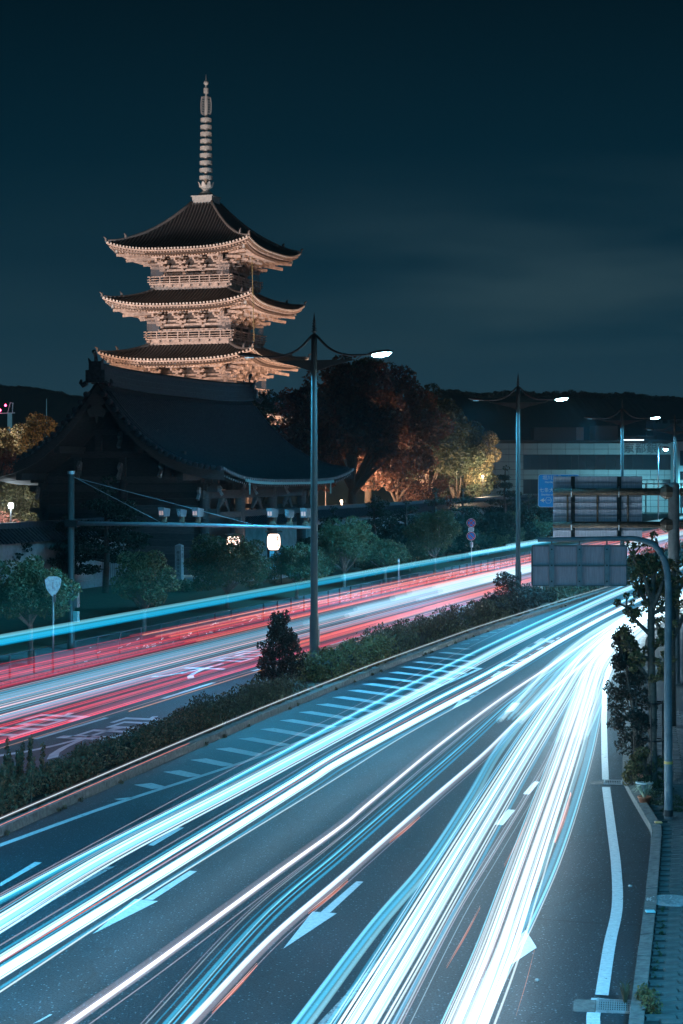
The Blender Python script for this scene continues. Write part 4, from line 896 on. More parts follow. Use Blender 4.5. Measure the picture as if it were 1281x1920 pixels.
def stext(s, x, z, size, m=WHITE):
    o = objm('lettering', text_mesh(s, size, m, ext=.003), t); o.matrix_basis = Matrix.Translation((x, -.034, z)) @ Matrix.Rotation(R(90), 4, 'X'); return o
sx = lambda px: PT(px, 0, LY).x - (x0 + x1) / 2; sz = lambda py: PT(0, py, LY).z - (zb_ + zt_) / 2
stext('堀川五条', sx(1035), sz(896), .34); stext('Horikawa-Gojo', sx(1040), sz(904), .22); stext('大宮通', sx(1074), sz(896), .3)
stext('七条大宮', sx(1029), sz(919.5), .34); stext('Shichijo-omiya', sx(1030), sz(927.5), .2); stext('114', sx(1027.8), sz(938), .2)
hxg = MB()
for k in range(6):
    a, b = R(60 * k), R(60 * k + 60); c = (sx(1027.8), sz(938)); hxg.beam((c[0] + .23 * math.cos(a), -.034, c[1] + .23 * math.sin(a)), (c[0] + .23 * math.cos(b), -.034, c[1] + .23 * math.sin(b)), .02, .02, (0, 1, 0))
hxg.build('number_frame', WHITE, t)
c = (sx(1016), sz(938)); MB().add([(c[0] - .14, -.033, c[1]), (c[0] + .14, -.033, c[1] - .16), (c[0] + .08, -.033, c[1]), (c[0] + .14, -.033, c[1] + .16)], [(0, 1, 2), (0, 2, 3)]).box(c[0], c[0] + .2, -.034, -.03, c[1] - .04, c[1] + .04).build('arrow', WHITE, t)
MB().tube([(w_ / 2 - .3, .1, .5), (19.6 - (x0 + x1) / 2, .9, .5)], .06, 8).build('support_arm', POLEL, t); MB().tube([(w_ / 2 - .3, .1, -.5), (19.6 - (x0 + x1) / 2, .9, -.5)], .06, 8).build('support_arm', POLEL, t)
MB().box(-w_ / 2 + .3, w_ / 2 - .3, .03, .08, .45, .55).box(-w_ / 2 + .3, w_ / 2 - .3, .03, .08, -.55, -.45).build('rail', POLEL, t)

# ------------------------------------------------------------------ big sign back on the thick pole
SY = 59.0; sc_ = F / SY
t = thing('sign_gantry', 'thick grey post carrying the back of a large ribbed road sign on two rusty arms', 'sign gantry', (G(1262, 1287).x, SY, .085)); bx = t.location.x
def lx(px, Y=SY): return PT(px, 0, Y).x - bx
def lz(py, Y=SY): return PT(0, py, Y).z - .085
MB().lathe([(.27, 0), (.27, .04), (.2, .06), (.185, 2.5), (.18, lz(910)), (.15, lz(906)), (.03, lz(904.5))], 16).build('post', mat('weathered_post', (.16, .15, .15), .7, noise=5, col2=(.24, .23, .22)), t, True)
MB().lathe([(.192, lz(1110)), (.192, lz(1104))], 16).build('orange_band', mat('orange_tape', (.5, .25, .05), .6), t)
for py, rr_ in ((922.5, .115), (984, .10)):
    MB().tube([(lx(1037), -.0, lz(py)), (lx(1272), -.0, lz(py - .5))], rr_, 12).build('arm', RUST, t, True)
    for x_ in (-.32,): MB().tube([(x_ - .12, 0, lz(py)), (x_ + .05, 0, lz(py)), (x_ + .25, 0, lz(py))], [.12, .24, .22], 8).build('flange', RUST, t)
    MB().tube([(.2, 0, lz(py)), (.36, 0, lz(py))], .13, 8).build('flange', RUST, t)
ALU = mat('aluminium_sign_back', (.48, .44, .50), .5, metal=.0, noise=3, col2=(.74, .69, .76), stretch=(14, 1, 1.2))
ys = [894, 905.5, 917, 931, 942.5, 955, 968, 981, 994, 1007.5]
for i in range(len(ys) - 1):
    for (xa, xb) in ((1038.5, 1071), (1078.5, 1157.5), (1164, 1205)):
        MB().box(lx(xa), lx(xb), .16, .19, lz(ys[i + 1]) + .012, lz(ys[i])).box(lx(xa), lx(xb), .145, .16, lz(ys[i]) - .035, lz(ys[i]) - .008).build('sign_panel', ALU, t)
for yy_ in ys[1:-1]: MB().box(lx(1038.3), lx(1205.2), .10, .135, lz(yy_) - .008, lz(yy_) + .006).build('panel_joint', mat('joint_shadow_steel', (.14, .12, .14), .7), t)
MB().box(lx(1038), lx(1205.5), .19, .205, lz(1008), lz(893)).build('sign_face', ALU, t)
for px in (1074.5, 1161): MB().box(lx(px) - .055, lx(px) + .055, .0, .159, lz(1008.5), lz(893.5)).build('upright', BLACKM, t)
for px in (1064, 1120, 1177): MB().tube([(lx(px), -.01, lz(922)), (lx(px), -.01, lz(984))], .032, 8).build('tie_rod', RUST, t)
for px in (1071, 1160):
    for py in (922, 984): MB().tube([(lx(px), -.03, lz(py) - .16), (lx(px) - .02, -.14, lz(py)), (lx(px), -.03, lz(py) + .16)], .022, 6).build('u_bolt', POLEL, t)
# lower sign on the slim curved pole
bp_ = G(1253, 1538, .085); Y2 = bp_.y; t = thing('curved_sign_pole', 'slim blue-grey curving pole with the back of a wide low sign hanging from it', 'sign pole', bp_); bx = bp_.x; s2 = F / Y2
lx2 = lambda px: (px - 640) / s2 - bx; lz2 = lambda py: HC + (HY - py) / s2 - .085
SLATE = mat('blue_grey_pole_paint', (.06, .075, .085), .6, noise=4, col2=(.11, .13, .145))
MB().box(-.22, .22, -.22, .22, 0, .03).build('base_plate', BLACKM, t)
P = catmull([(0, 0, .02), (lx2(1253), 0, lz2(1400)), (lx2(1252), 0, lz2(1250)), (lx2(1253), 0, lz2(1120)), (lx2(1248), 0, lz2(1060)), (lx2(1228), 0, lz2(1024)), (lx2(1195), 0, lz2(1011)), (lx2(1150), 0, lz2(1010)), (lx2(1008), 0, lz2(1012))], 8)
MB().tube(P, [.082 - .04 * i / len(P) for i in range(len(P))], 12).build('pole', SLATE, t, True)
MB().lathe([(.087, lz2(1432)), (.087, lz2(1427))], 14).build('orange_band', MATS['orange_tape'], t); MB().lathe([(.09, lz2(1530)), (.09, lz2(1518))], 14).build('dark_band', BLACKM, t)
ALU2 = mat('aluminium_sign_back_redlit', (.24, .135, .14), .55, metal=.0, noise=3, col2=(.34, .20, .21), stretch=(12, 1, 1))  # red glow of the tail light trails put into this base colour
sg = t
xs = [997, 1034, 1084.5, 1137, 1176]; zs = [1022.5, 1060.5, 1099]
for i in range(4):
    for j in range(2):
        MB().box(lx2(xs[i]) + .012, lx2(xs[i + 1]) - .012, .055, .075, lz2(zs[j + 1]) + .012, lz2(zs[j]) - .012).build('sign_panel', ALU2, sg)
fr = rrect(lx2(1176.5) - lx2(996.5), lz2(1022) - lz2(1099.5), .05, .076, .09).xform(Matrix.Translation(((lx2(1176.5) + lx2(996.5)) / 2, 0, (lz2(1022) + lz2(1099.5)) / 2))); fr.build('sign_face', ALU2, sg)
MB().box(lx2(997), lx2(1176), .03, .055, lz2(1061) - .012, lz2(1060) + .012).build('rail', POLE, sg)
for z_ in (1023.5, 1098): MB().box(lx2(998), lx2(1175), .03, .055, lz2(z_) - .01, lz2(z_) + .01).build('rail', POLE, sg)
for x_ in (997.8, 1175.2): MB().box(lx2(x_) - .01, lx2(x_) + .01, .03, .055, lz2(1098), lz2(1023.5)).build('rail', POLE, sg)
for px in (1034, 1086, 1137.5):
    MB().box(lx2(px) - .045, lx2(px) + .045, -.0, .029, lz2(1100), lz2(1021)).build('upright', GREYP, sg)
    MB().box(lx2(px) - .012, lx2(px) + .012, -.02, .02, lz2(1021), lz2(1012)).build('hanger', POLE, sg)
    for py in (1030, 1060, 1090): MB().box(lx2(px) - .015, lx2(px) + .015, -.015, -.001, lz2(py) - .015, lz2(py) + .015).build('bolt', BLACKM, sg)

# ------------------------------------------------------------------ bank building across the far junction
BY = 330; sB = F / BY
bank = thing('bank_building', 'long low pale-panelled bank building with dark window bands behind the far junction', 'building', (PT(1100, 0, BY).x, BY, 0)); bx = bank.location.x
bxp = lambda px: PT(px, 0, BY).x - bx; bzp = lambda py: PT(0, py, BY).z
BANKP = mat('bank_panel', (.34, .40, .42), .6, noise=.6, col2=(.42, .47, .49))
MB().box(bxp(900), bxp(1420), .3, 22, 0, bzp(829)).build('body', mat('bank_core', (.05, .055, .06), .8), bank)
MB().box(bxp(898), bxp(1422), -.25, 22.3, bzp(829), bzp(825.5)).build('parapet', mat('dark_parapet', (.03, .035, .04), .6), bank)
rows = [(831, 842), (842, 852.5), (880.5, 890.5), (890.5, 899), (926, 938), (938, 950), (950, 962)]
cols = [901, 928, 954, 981] + [981 + 26.5 * k for k in range(1, 17)]
for (ya, yb) in rows:
    for i in range(len(cols) - 1):
        if 0: continue
        MB().box(bxp(cols[i]) + .035, bxp(cols[i + 1]) - .035, -.02 - (i % 2) * .004, .28, bzp(yb) + .035, bzp(ya) - .035).build('panel', BANKP, bank)
for (ya, yb) in ((852.5, 866), (866, 880.5), (899, 912), (912, 926)):
    for i in range(3): MB().box(bxp(cols[i]) + .035, bxp(cols[i + 1]) - .035, -.02, .28, bzp(yb) + .035, bzp(ya) - .035).build('panel', BANKP, bank)
rgw = random.Random(4)
for (ya, yb) in ((852.5, 880.5), (899, 926)):
    px = 981
    while px < 1405:
        w_ = rgw.choice((13, 19, 26.5)); w2 = MB().box(bxp(px) + .04, bxp(px + w_) - .04, .1, .22, bzp(yb) + .1, bzp(ya) - .1).build('window', mat('bank_glass_%d' % rgw.randrange(3), (.02 + .02 * rgw.random(), .03, .035), .15), bank)
        MB().box(bxp(px + w_) - .045, bxp(px + w_) + .045, .0, .22, bzp(yb), bzp(ya)).build('mullion', BLACKM, bank); px += w_
for (xa, xb, ya, lab) in ((1007, 1087, 800, 'rooftop_plant'), (1122, 1166, 797, 'rooftop_plant'), (1178, 1240, 816, 'rooftop_plant')):
    MB().box(bxp(xa), bxp(xb), 5, 12, bzp(829), bzp(ya)).build(lab, mat('roof_plant', (.10, .12, .13), .8), bank)
MB().box(bxp(1087.2), bxp(1101), 5, 7, bzp(829), bzp(800)).build('rooftop_plant', BANKP, bank)
o = objm('lettering', text_mesh('京都銀行', 2.0, mat('grey_letters', (.10, .12, .13), .5), ext=.08), bank); o.matrix_basis = Matrix.Translation((bxp(1211), -.1, bzp(841.5))) @ Matrix.Rotation(R(90), 4, 'X')
lg = MB()
for k in range(6): lg.box(bxp(1171.5 - k * .6), bxp(1184 - k * .9), -.12, -.03, bzp(846.5 - k * 2) , bzp(845.5 - k * 2))
lg.build('logo_stripes', MATS['grey_letters'], bank)
MB().box(bxp(1163), bxp(1205), -1.2, -1.0, bzp(825.8), bzp(824.2)).build('roof_light_strip', mat('roof_strip_light', (.8, .9, 1), .4, emit=((.8, .9, 1), 3)), bank)
t = thing('far_building', 'pale building rising behind the bank roof at the right edge', 'building', (PT(1262, 0, 420).x, 420, 0))
MB().box(-4.5, 12, 0, 10, 0, PT(0, 786, 420).z).build('body', mat('far_wall', (.16, .2, .22), .8), t)
for k in range(6): MB().box(-4 + k * 1.6, -2.9 + k * 1.6, -.08, -.01, PT(0, 794, 420).z, PT(0, 788, 420).z).build('window', GLASSD, t)
t = thing('corner_block', 'brighter glazed corner block at the right end of the bank', 'building', (PT(1292, 0, 322).x, 322, 0))
MB().box(-1.9, 9, 0, 7.5, 0, PT(0, 828, 322).z).build('body', mat('lit_block', (.3, .45, .5), .6), t)
for k in range(4):
    for j in range(3): MB().box(-1.6 + k * 1.4, -.5 + k * 1.4, -.06, -.01, 1 + j * 3.6, 3.6 + j * 3.6).build('window', GLASSD, t)
ld = bpy.data.lights.new('shopfront_light', 'AREA'); ld.size = 26; ld.size_y = 2.0; ld.shape = 'RECTANGLE'; ld.energy = 2600; ld.color = (.25, .8, 1)
cn = thing('awning', 'lit glass canopy low along the front of the bank', 'awning', (PT(1240, 0, 318).x, 316, 0))
MB().box(-9, 12, -.6, 2, 5.0, 5.2).build('roof', mat('lit_canopy', (.4, .6, .65), .5), cn)
for x_ in (-8.5, -3, 3, 9): MB().tube([(x_, 0, 0), (x_, 0, 5)], .12, 8).build('post', POLEL, cn)
lo = bpy.data.objects.new('shopfront_light', ld); COL.objects.link(lo); lo.parent = cn; lo.location = (1, 3, 4.8); lo.rotation_euler = (R(62), 0, 0)

# ------------------------------------------------------------------ hills
def hill(name, pts, Y, depth, m, seed, lab=None):
    rg = random.Random(seed); P = catmull([Vector((x, y, 0)) for x, y in pts], 14); rows = []
    crest = [PT(p.x, p.y + rg.uniform(-1, 1) * 1.1, Y) for p in P]
    rows.append([Vector((c.x, Y - depth, -1)) for c in crest]); rows.append([Vector((c.x, Y - depth * .45, c.z * .62)) for c in crest]); rows.append(crest); rows.append([Vector((c.x, Y + depth, -1)) for c in crest])
    o = MB().grid(rows).build(name, m, None, True); tag(o, kind='structure')
    cl = [(c.x + rg.uniform(-2, 2), c.y + rg.uniform(-4, 2), c.z + rg.uniform(-1, .6), rg.uniform(2, 5), 3, rg.uniform(1.5, 3.6)) for c in crest for _ in range(2)]
    V = leaves(cl, 26, 1.6, seed); tag(objm('hill_woods', leaf_mesh('hill_woods', V, m)), kind='stuff')
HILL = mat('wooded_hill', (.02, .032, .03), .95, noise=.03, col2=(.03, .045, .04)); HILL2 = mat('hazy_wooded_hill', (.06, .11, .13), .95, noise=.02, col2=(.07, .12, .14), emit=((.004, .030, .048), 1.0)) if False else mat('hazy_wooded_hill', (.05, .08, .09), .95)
hill('hills', [(700, 770), (780, 752), (840, 738), (900, 744), (960, 741), (1040, 743), (1090, 742), (1130, 746), (1180, 744), (1240, 750), (1300, 750), (1400, 742), (1600, 735)], 1300, 250, HILL, 5)
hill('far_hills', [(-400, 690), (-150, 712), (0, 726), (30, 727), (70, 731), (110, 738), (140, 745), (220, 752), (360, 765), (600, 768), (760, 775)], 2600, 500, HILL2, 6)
# mast and crane lamps at the far left
t = thing('lattice_mast', 'thin pale radio mast above the trees at far left', 'mast', (PT(87, 0, 600).x, 600, 0)); MB().tube([(0, 0, 0), (0, 0, PT(0, 748, 600).z)], [.35, .12], 5).build('pole', mat('mast_glow_paint', (.4, .5, .55), .5, emit=((.1, .3, .4), .25)), t)  # faint emission in the paint keeps the mast pale; no lamp on it
t = thing('tower_crane', 'small pale crane top with red warning lamps at the left edge above the trees', 'crane', (PT(18, 0, 420).x, 420, 0)); z0 = PT(0, 775, 420).z
CR = mat('crane_glow_paint', (.4, .5, .55), .5, emit=((.1, .3, .4), .3))  # slight glow put into the paint; only the red lamps are sources
MB().beam((0, 0, 0), (0, 0, z0), .9, .9).build('tower', CR, t); m = MB(); m.beam((-.5, 0, z0), (.1, 0, z0 + 2.4), .15, .15); m.beam((.6, 0, z0), (.7, 0, z0 + 2.3), .15, .15); m.beam((0, 0, z0 + 2.4), (.9, 0, z0 + 2.3), .15, .15); m.beam((-3, 0, z0), (1.2, 0, z0 + .1), .2, .2); m.build('jib', CR, t)
for px, py in ((10, 760), (0, 769)): q = PT(px, py, 419.5) - t.location; MB().lathe([(.05, -.28), (.28, 0), (.05, .28)], 8, tuple(q)).build('red_lamp', REDL, t)

# ------------------------------------------------------------------ trees
def at(px, Y, z=.15): return Vector((PT(px, 0, Y).x, Y, z))
def hgt(py, Y): return PT(0, py, Y).z - .15
T = tree
# behind the wall
T('maple_tree', 'large dark red maple with a forked trunk behind the wall right of the first lamp', 'maple tree', at(660, 173.8), hgt(672, 173.8), (5.68, 4.63), .42, M_MAPLE, leaf=.36, dens=42, ncl=96, clr=.24, seed=11, low=.28, limbs=26)
T('maple_tree', 'dark reddish maple filling the gap between the gate roof and the first lamp', 'maple tree', at(575, 169.3), hgt(690, 169.3), (3.60, 3.17), .3, M_MAPLE, leaf=.36, dens=40, ncl=71, clr=.24, seed=12, low=.2, limbs=14)
T('maple_tree', 'broad dark maple right of the forked trunk, under the glow of the first lamp', 'maple tree', at(745, 192.5), hgt(690, 192.5), (5.18, 4.94), .35, M_MAPLE, leaf=.36, dens=42, ncl=92, clr=.24, seed=13, low=.2, limbs=16)
T('evergreen_tree', 'dark blue-green evergreen rising just right of the ridge end of the gate roof', 'evergreen tree', at(483, 161.9), hgt(682, 161.9), (1.96, 1.96), .25, M_PINE, leaf=.24, dens=110, ncl=54, clr=.24, seed=14, low=.2)
T('evergreen_tree', 'tall rounded evergreen forming the top of the tree mass below the first lamp head', 'evergreen tree', at(690, 195.1), hgt(662, 195.1), (5.22, 3.97), .35, M_EVER, leaf=.36, dens=42, ncl=79, clr=.24, seed=15, low=.45)
T('evergreen_tree', 'evergreen on the right shoulder of the tree mass sloping down', 'evergreen tree', at(800, 212.1), hgt(708, 212.1), (4.29, 3.79), .3, M_EVER, leaf=.36, dens=85, ncl=71, clr=.24, seed=16, low=.2)
T('camphor_tree', 'green broadleaf tree behind the golden one at the right end of the tree mass', 'camphor tree', at(858, 218.7), hgt(765, 218.7), (3.96, 3.55), .3, M_EVER, leaf=.24, dens=100, ncl=63, clr=.24, seed=17, low=.15)
T('camphor_tree', 'golden lit tree at the right end of the tree mass left of the second lamp', 'camphor tree', at(893, 219.7), hgt(798, 219.7), (2.78, 2.93), .25, M_GOLD, leaf=.2, dens=150, ncl=54, clr=.25, seed=18, low=.22)
T('maple_tree', 'low warm-lit bush-like maple glowing under the dark crowns near the wall top', 'maple tree', at(800, 191.1), hgt(885, 191.1), (3.28, 2.73), .16, M_MAPLE, leaf=.2, dens=70, ncl=37, seed=19, low=.3)
T('maple_tree', 'reddish maple branch reaching past the left eave of the gate', 'maple tree', at(-8, 104), hgt(842, 104), (1.5, 1.5), .1, M_RLEAF, leaf=.16, dens=95, ncl=29, seed=20, low=.80)
T('broadleaf_tree', 'brownish-green tree above the left slope of the gate roof', 'broadleaf tree', at(72, 175), hgt(768, 175), (2.4, 2.4), .25, M_YELL, leaf=.24, dens=100, ncl=58, clr=.24, seed=21, low=.2)
T('broadleaf_tree', 'dim brown-leaved tree at the left edge below the crane', 'broadleaf tree', at(8, 190), hgt(776, 190), (2.9, 2.5), .25, M_YELL, leaf=.36, dens=42, ncl=54, seed=22, low=.2)
T('broadleaf_tree', 'yellow-lit tree at the left edge under the dim brown tree', 'broadleaf tree', at(6, 150), hgt(808, 150), (1.5, 1.5), .15, M_GOLD, leaf=.2, dens=90, ncl=29, seed=23, low=.25)
T('broadleaf_tree', 'small tree showing over the gate roof edge just left of the ridge ornament', 'broadleaf tree', at(118, 178), hgt(772, 178), (1.3, 1.3), .2, M_EVER, leaf=.22, dens=90, ncl=29, seed=24, low=.25)
T('broadleaf_tree', 'brightly lit mixed green and red tree round the white floodlight at far left', 'broadleaf tree', at(38, 126), hgt(880, 126), (2.0, 1.4), .15, M_YELL, leaf=.15, dens=230, ncl=54, seed=25, low=.15)
T('maple_tree', 'pinkish-red leaves low at the left edge beneath the white floodlight', 'maple tree', at(0, 124), hgt(955, 124), (1.3, .8), .1, M_RLEAF, leaf=.12, dens=260, ncl=29, seed=26, low=.15)
# floodlights within the grounds behind the wall
def glow(px, py, Y, e, col, lab, r=.05, emis=None):
    p_ = PT(px, py, Y); t = thing('garden_floodlight', lab, 'floodlight', (p_.x, Y, 0)); h = p_.z
    MB().tube([(0, 0, 0), (0, 0, h - .2)], .05, 6).build('post', BLACKM, t); MB().box(-.07 - r * .6, .07 + r * .6, .02, .2, h - .08 - r * .6, h + .08 + r * .6).build('housing', BLACKM, t)
    MB().lathe([(r, 0), (r * .6, .05), (.02, .07)], 10, (0, 0, 0)).xform(Matrix.Translation((0, 0, h)) @ Matrix.Rotation(R(90), 4, 'X')).build('lens', emis or MATS['floodlight_lens'], t)
    ld = bpy.data.lights.new('garden_light', 'POINT'); ld.energy = e; ld.color = col; ld.shadow_soft_size = .3; lo = bpy.data.objects.new('garden_light', ld); COL.objects.link(lo); lo.parent = t; lo.location = (0, -.35, h)
    return t
AMB = (1, .58, .36)
glow(640, 940, 187.1, 11970, AMB, 'ground floodlight glaring through the leaves left of the forked trunk', .06)
glow(705, 950, 199.7, 8550, AMB, 'ground floodlight hidden right of the forked trunk')
glow(610, 880, 188.8, 6840, AMB, 'floodlight high behind the maple near the eave tip')
glow(800, 945, 210.1, 7410, AMB, 'ground floodlight behind the low glowing maple')
glow(575, 920, 203, 5130, AMB, 'floodlight behind the eave end of the gate')
glow(905, 893, 215.2, 4200, (1, .74, .48), 'ground floodlight under the golden tree')
glow(950, 935, 243.7, 600, AMB, 'ground floodlight near the dark pine right of the golden tree')
glow(20, 948, 123, 1500, (.75, .9, 1), 'bright white floodlight with a round lens at the left edge beside the gate', .17, mat('white_flood_lens', (1, 1, 1), .4, emit=((.8, .95, 1), 90)))
glow(40, 880, 160, 1200, (1, .72, .4), 'floodlight behind the trees at the left of the gate')
# pines
pine('big layered pine in front of the gate with its trunk on the lawn mound', at(197, 103), 6.4, 3.0, 31, 8, .15)
pine('low dark pine left of the big layered pine', at(118, 104), 4.4, 2.0, 32, 6, .2)
pine('low dark pine at the left edge behind the clipped street tree', at(28, 100), 3.5, 1.9, 39, 5, -.2)
pine('broad cloud-pruned pine in front of the wall right of the first lamp', at(702, 128), hgt(925, 128), 2.3, 33, 7, 0)
pine('dark pine behind the first lamp post, right of the gate', at(625, 128), hgt(952, 128), 2.0, 34, 6, 0)
pine('flat-topped pine standing against the glowing maple', at(815, 138), hgt(917, 138), 1.7, 35, 6, .1)
pine('cloud-pruned pine left of the parking signs', at(762, 134), hgt(935, 134), 1.9, 36, 6, 0)
pine('pine directly above the parking signs', at(868, 142), hgt(912, 142), 2.0, 37, 6, 0)
pine('tall open pine beside the second lamp post', at(945, 160), hgt(872, 160), 2.0, 38, 7, .1, low=.4)
pine('dark pine low between the second lamp and the blue sign', at(992, 175), hgt(925, 175), 2.4, 40, 6, 0)
for i, (px, Y, top, cr_, lab) in enumerate(((665, 131, 985, 2.0, 'dark rounded bush at the wall foot between the lamp post and the cloud-pruned pine'), (735, 134, 985, 2.2, 'dark bush at the wall foot right of the cloud-pruned pine'), (785, 137, 978, 2.1, 'dark bush at the wall foot below the glowing maple'),
        (838, 140, 970, 2.2, 'dark bush at the wall foot left of the parking signs'), (905, 150, 955, 2.4, 'dark bush at the wall foot below the golden tree'), (960, 165, 950, 2.6, 'dark bush at the wall foot right of the second lamp'), (1010, 180, 948, 3.0, 'dark bush at the wall foot under the blue sign'), (600, 126, 990, 1.5, 'dark bush between the gate end and the first lamp post'), (1060, 196, 946, 3.5, 'dark bush hidden mostly by the large sign back'))):
    b = at(px, Y); T('evergreen_bush', lab, 'bush', b, hgt(top, Y), (cr_, cr_ * .7), .08, M_PINE, leaf=.2, dens=300, ncl=22, clr=.4, seed=170 + i, low=.05, limbs=3)
# clipped street trees
ST = [((57, 1245), 1042, 3.1, 'clipped street tree at the left edge with forked pale branches'), ((270, 1190), 1036, 2.5, 'small clipped street tree between the big pine and the stone pillar'),
      ((425, 1140), 1004, 4.2, 'broad rounded street tree in front of the lanterns'), ((556, 1122), 1016, 2.9, 'street tree right of the white paper lantern, beside the lamp post'),
      ((645, 1102), 969, 3.2, 'tall clipped street tree just right of the first lamp post'), ((722, 1092), 1002, 2.8, 'low clipped street tree right of the tall clipped one'),
      ((815, 1076), 952, 3.3, 'clipped street tree left of the parking signs')]
for i, ((px, py), top, wd, lab) in enumerate(ST):
    b = G(px, py, .15); H = HC + (HY - top) / F * b.y - .15
    T('street_tree', lab, 'street tree', b, H, (wd / 2 * 1.12, wd / 2 * 1.05), .09, M_STREET, BARKL, leaf=.125, dens=420, ncl=48, clr=.27, seed=50 + i, low=(.34, .3, .2, .25, .22, .25, .22)[i], limbs=14, group='clipped street trees along the far pavement')
# leafy shrubs further along the far pavement
for i, (px, Y, top, wd, lab) in enumerate(((915, 150, 968, 2.6, 'rounded shrub just right of the parking signs'), (955, 158, 962, 2.4, 'rounded shrub left of the second lamp post at the wall foot'), (1000, 168, 968, 3.4, 'wide shrub right of the second lamp post below the blue sign'), (1045, 180, 975, 3.0, 'rounded shrub hidden behind the left edge of the sign back'),
        (700, 122, 1040, 3.0, 'low shrub at the foot of the cloud-pruned pine'), (120, 92, 1120, 1.6, 'low shrub by the plaster wall at left'), (600, 118, 1040, 2.6, 'rounded shrub filling in just left of the first lamp post'), (682, 116, 1030, 2.4, 'leafy shrub between the tall clipped tree and the low clipped tree'), (768, 126, 1010, 2.8, 'leafy shrub between the low clipped tree and the parking signs'), (490, 112, 1062, 2.0, 'small shrub right of the broad rounded tree below the white lantern'), (345, 104, 1090, 1.8, 'small shrub at the foot of the stone pillar'))):
    b = at(px, Y); H = hgt(top, Y); T('shrub', lab, 'shrub', b, H, (wd / 2, wd / 2), .06, M_STREET, BARKL, leaf=.14, dens=260, ncl=18, clr=.4, seed=70 + i, low=.1)

# ------------------------------------------------------------------ median planting
def hedge(name, label, cat, ya, yb, off0, off1, h0, mt, dens, leaf, seed, bump=.25, core=True, stuff=False, up=0):
    rg = random.Random(seed); cl = []; y = ya
    while y < yb:
        w = xm(y) - xe(y)
        for _ in range(2 if not stuff else 3):
            x = xe(y) + w * rg.uniform(off0, off1); h = h0 * rg.uniform(1 - bump, 1 + bump)
            cl.append((x, y + rg.uniform(-.1, .1), .13 + h * .5, rg.uniform(.28, .45), .36, h * .55))
        y += .28
    V = leaves(cl, dens, leaf, seed, .55, up); me = leaf_mesh(name, V, mt)
    c0 = Vector((xm(ya), ya, .13)); me.transform(Matrix.Translation(-c0))
    t = thing(name, label, cat, c0); objm('foliage', me, t)
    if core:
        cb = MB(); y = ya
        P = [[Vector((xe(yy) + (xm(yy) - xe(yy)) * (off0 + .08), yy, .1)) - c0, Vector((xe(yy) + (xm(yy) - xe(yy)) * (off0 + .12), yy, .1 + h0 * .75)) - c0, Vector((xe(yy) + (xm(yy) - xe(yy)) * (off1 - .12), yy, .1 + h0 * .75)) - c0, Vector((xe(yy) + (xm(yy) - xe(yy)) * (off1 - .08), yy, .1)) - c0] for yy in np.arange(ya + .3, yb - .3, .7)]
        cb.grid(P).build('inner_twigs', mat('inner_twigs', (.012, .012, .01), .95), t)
    return t
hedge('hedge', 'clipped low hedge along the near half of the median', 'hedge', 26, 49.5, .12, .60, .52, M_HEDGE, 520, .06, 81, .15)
hedge('weed_bank', 'thin dry weeds between the clipped hedge and the dark shrub on the median', 'weeds', 48.5, 56, .2, .75, .5, M_WEED, 420, .07, 82, .5, False, up=1)
hedge('flowering_shrub', 'leafy green shrubs on the median just right of the first lamp post', 'shrub', 59, 66.5, .2, .85, .8, M_YELL, 520, .09, 83, .3)
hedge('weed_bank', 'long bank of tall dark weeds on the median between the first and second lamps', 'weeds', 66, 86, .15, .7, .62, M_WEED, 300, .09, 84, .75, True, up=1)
hedge('weed_bank', 'taller dark shrubby growth on the median short of the second lamp', 'weeds', 85, 97, .2, .75, .8, M_DARKLEAF, 330, .10, 85, .35)
hedge('weed_bank', 'scrubby grass on the median past the second lamp', 'weeds', 97, 125, .15, .8, .45, M_WEED, 160, .12, 86, .5, False, up=1)
hedge('weed_bank', 'far scrub on the median seen beside the thick sign post', 'weeds', 125, 175, .15, .85, .7, M_WEED, 90, .16, 87, .4, True)
# fringe of grass along the kerb
rg = random.Random(5); cl = []
for k in range(200):
    y = rg.uniform(26, 100); x = xm(y) - .25 - rg.random() * .25 if rg.random() < .75 else xm(y) + .03; cl.append((x, y, .17 if x < xm(y) else .03, .06, .08, .05))
tag(objm('kerb_grass', leaf_mesh('kerb_grass', leaves(cl, 2600, .07, 5, .2, 1), M_WEED)), 'tufts of grass along the median kerb', None, kind='stuff')
b = Vector((G(523, 1292).x, 58.3, .13)); b.x = PT(523, 0, 58.3).x
SHRUB_AT = b.copy()
b = Vector((PT(955, 0, 96).x, 96, .13)); T('shrub', 'dark shrub at the foot of the second lamp post', 'shrub', b, 1.9, (.75, .6), .05, M_DARKLEAF, leaf=.1, dens=600, ncl=20, seed=91, low=.05)
def weeds(px, Y, n, h, seed, lab):
    rg = random.Random(seed); b = at(px, Y, .13); t = thing('tall_weed', lab, 'weeds', b); cl = []; st = MB()
    for i in range(n):
        x, y = rg.uniform(-.6, .6), rg.uniform(-.5, .5); hh = h * rg.uniform(.7, 1.1); st.tube([(x, y, 0), (x + .05, y, hh)], .008, 3, False)
        for k in range(6): cl.append((x + .05 * k / 6, y, hh * (.35 + .65 * k / 6), .05, .05, .1))
    st.build('stem', BARK, t); objm('leaf', leaf_mesh('leaf', leaves(cl, 3200, .07, seed, .2, 1), M_HEDGE), t, kind='stuff')
weeds(25, 38.3, 14, 1.15, 95, 'tall spiky weeds at the left edge in front of the hedge')
weeds(5, 36.5, 10, 1.0, 96, 'spiky weeds cut by the left edge at the hedge end')

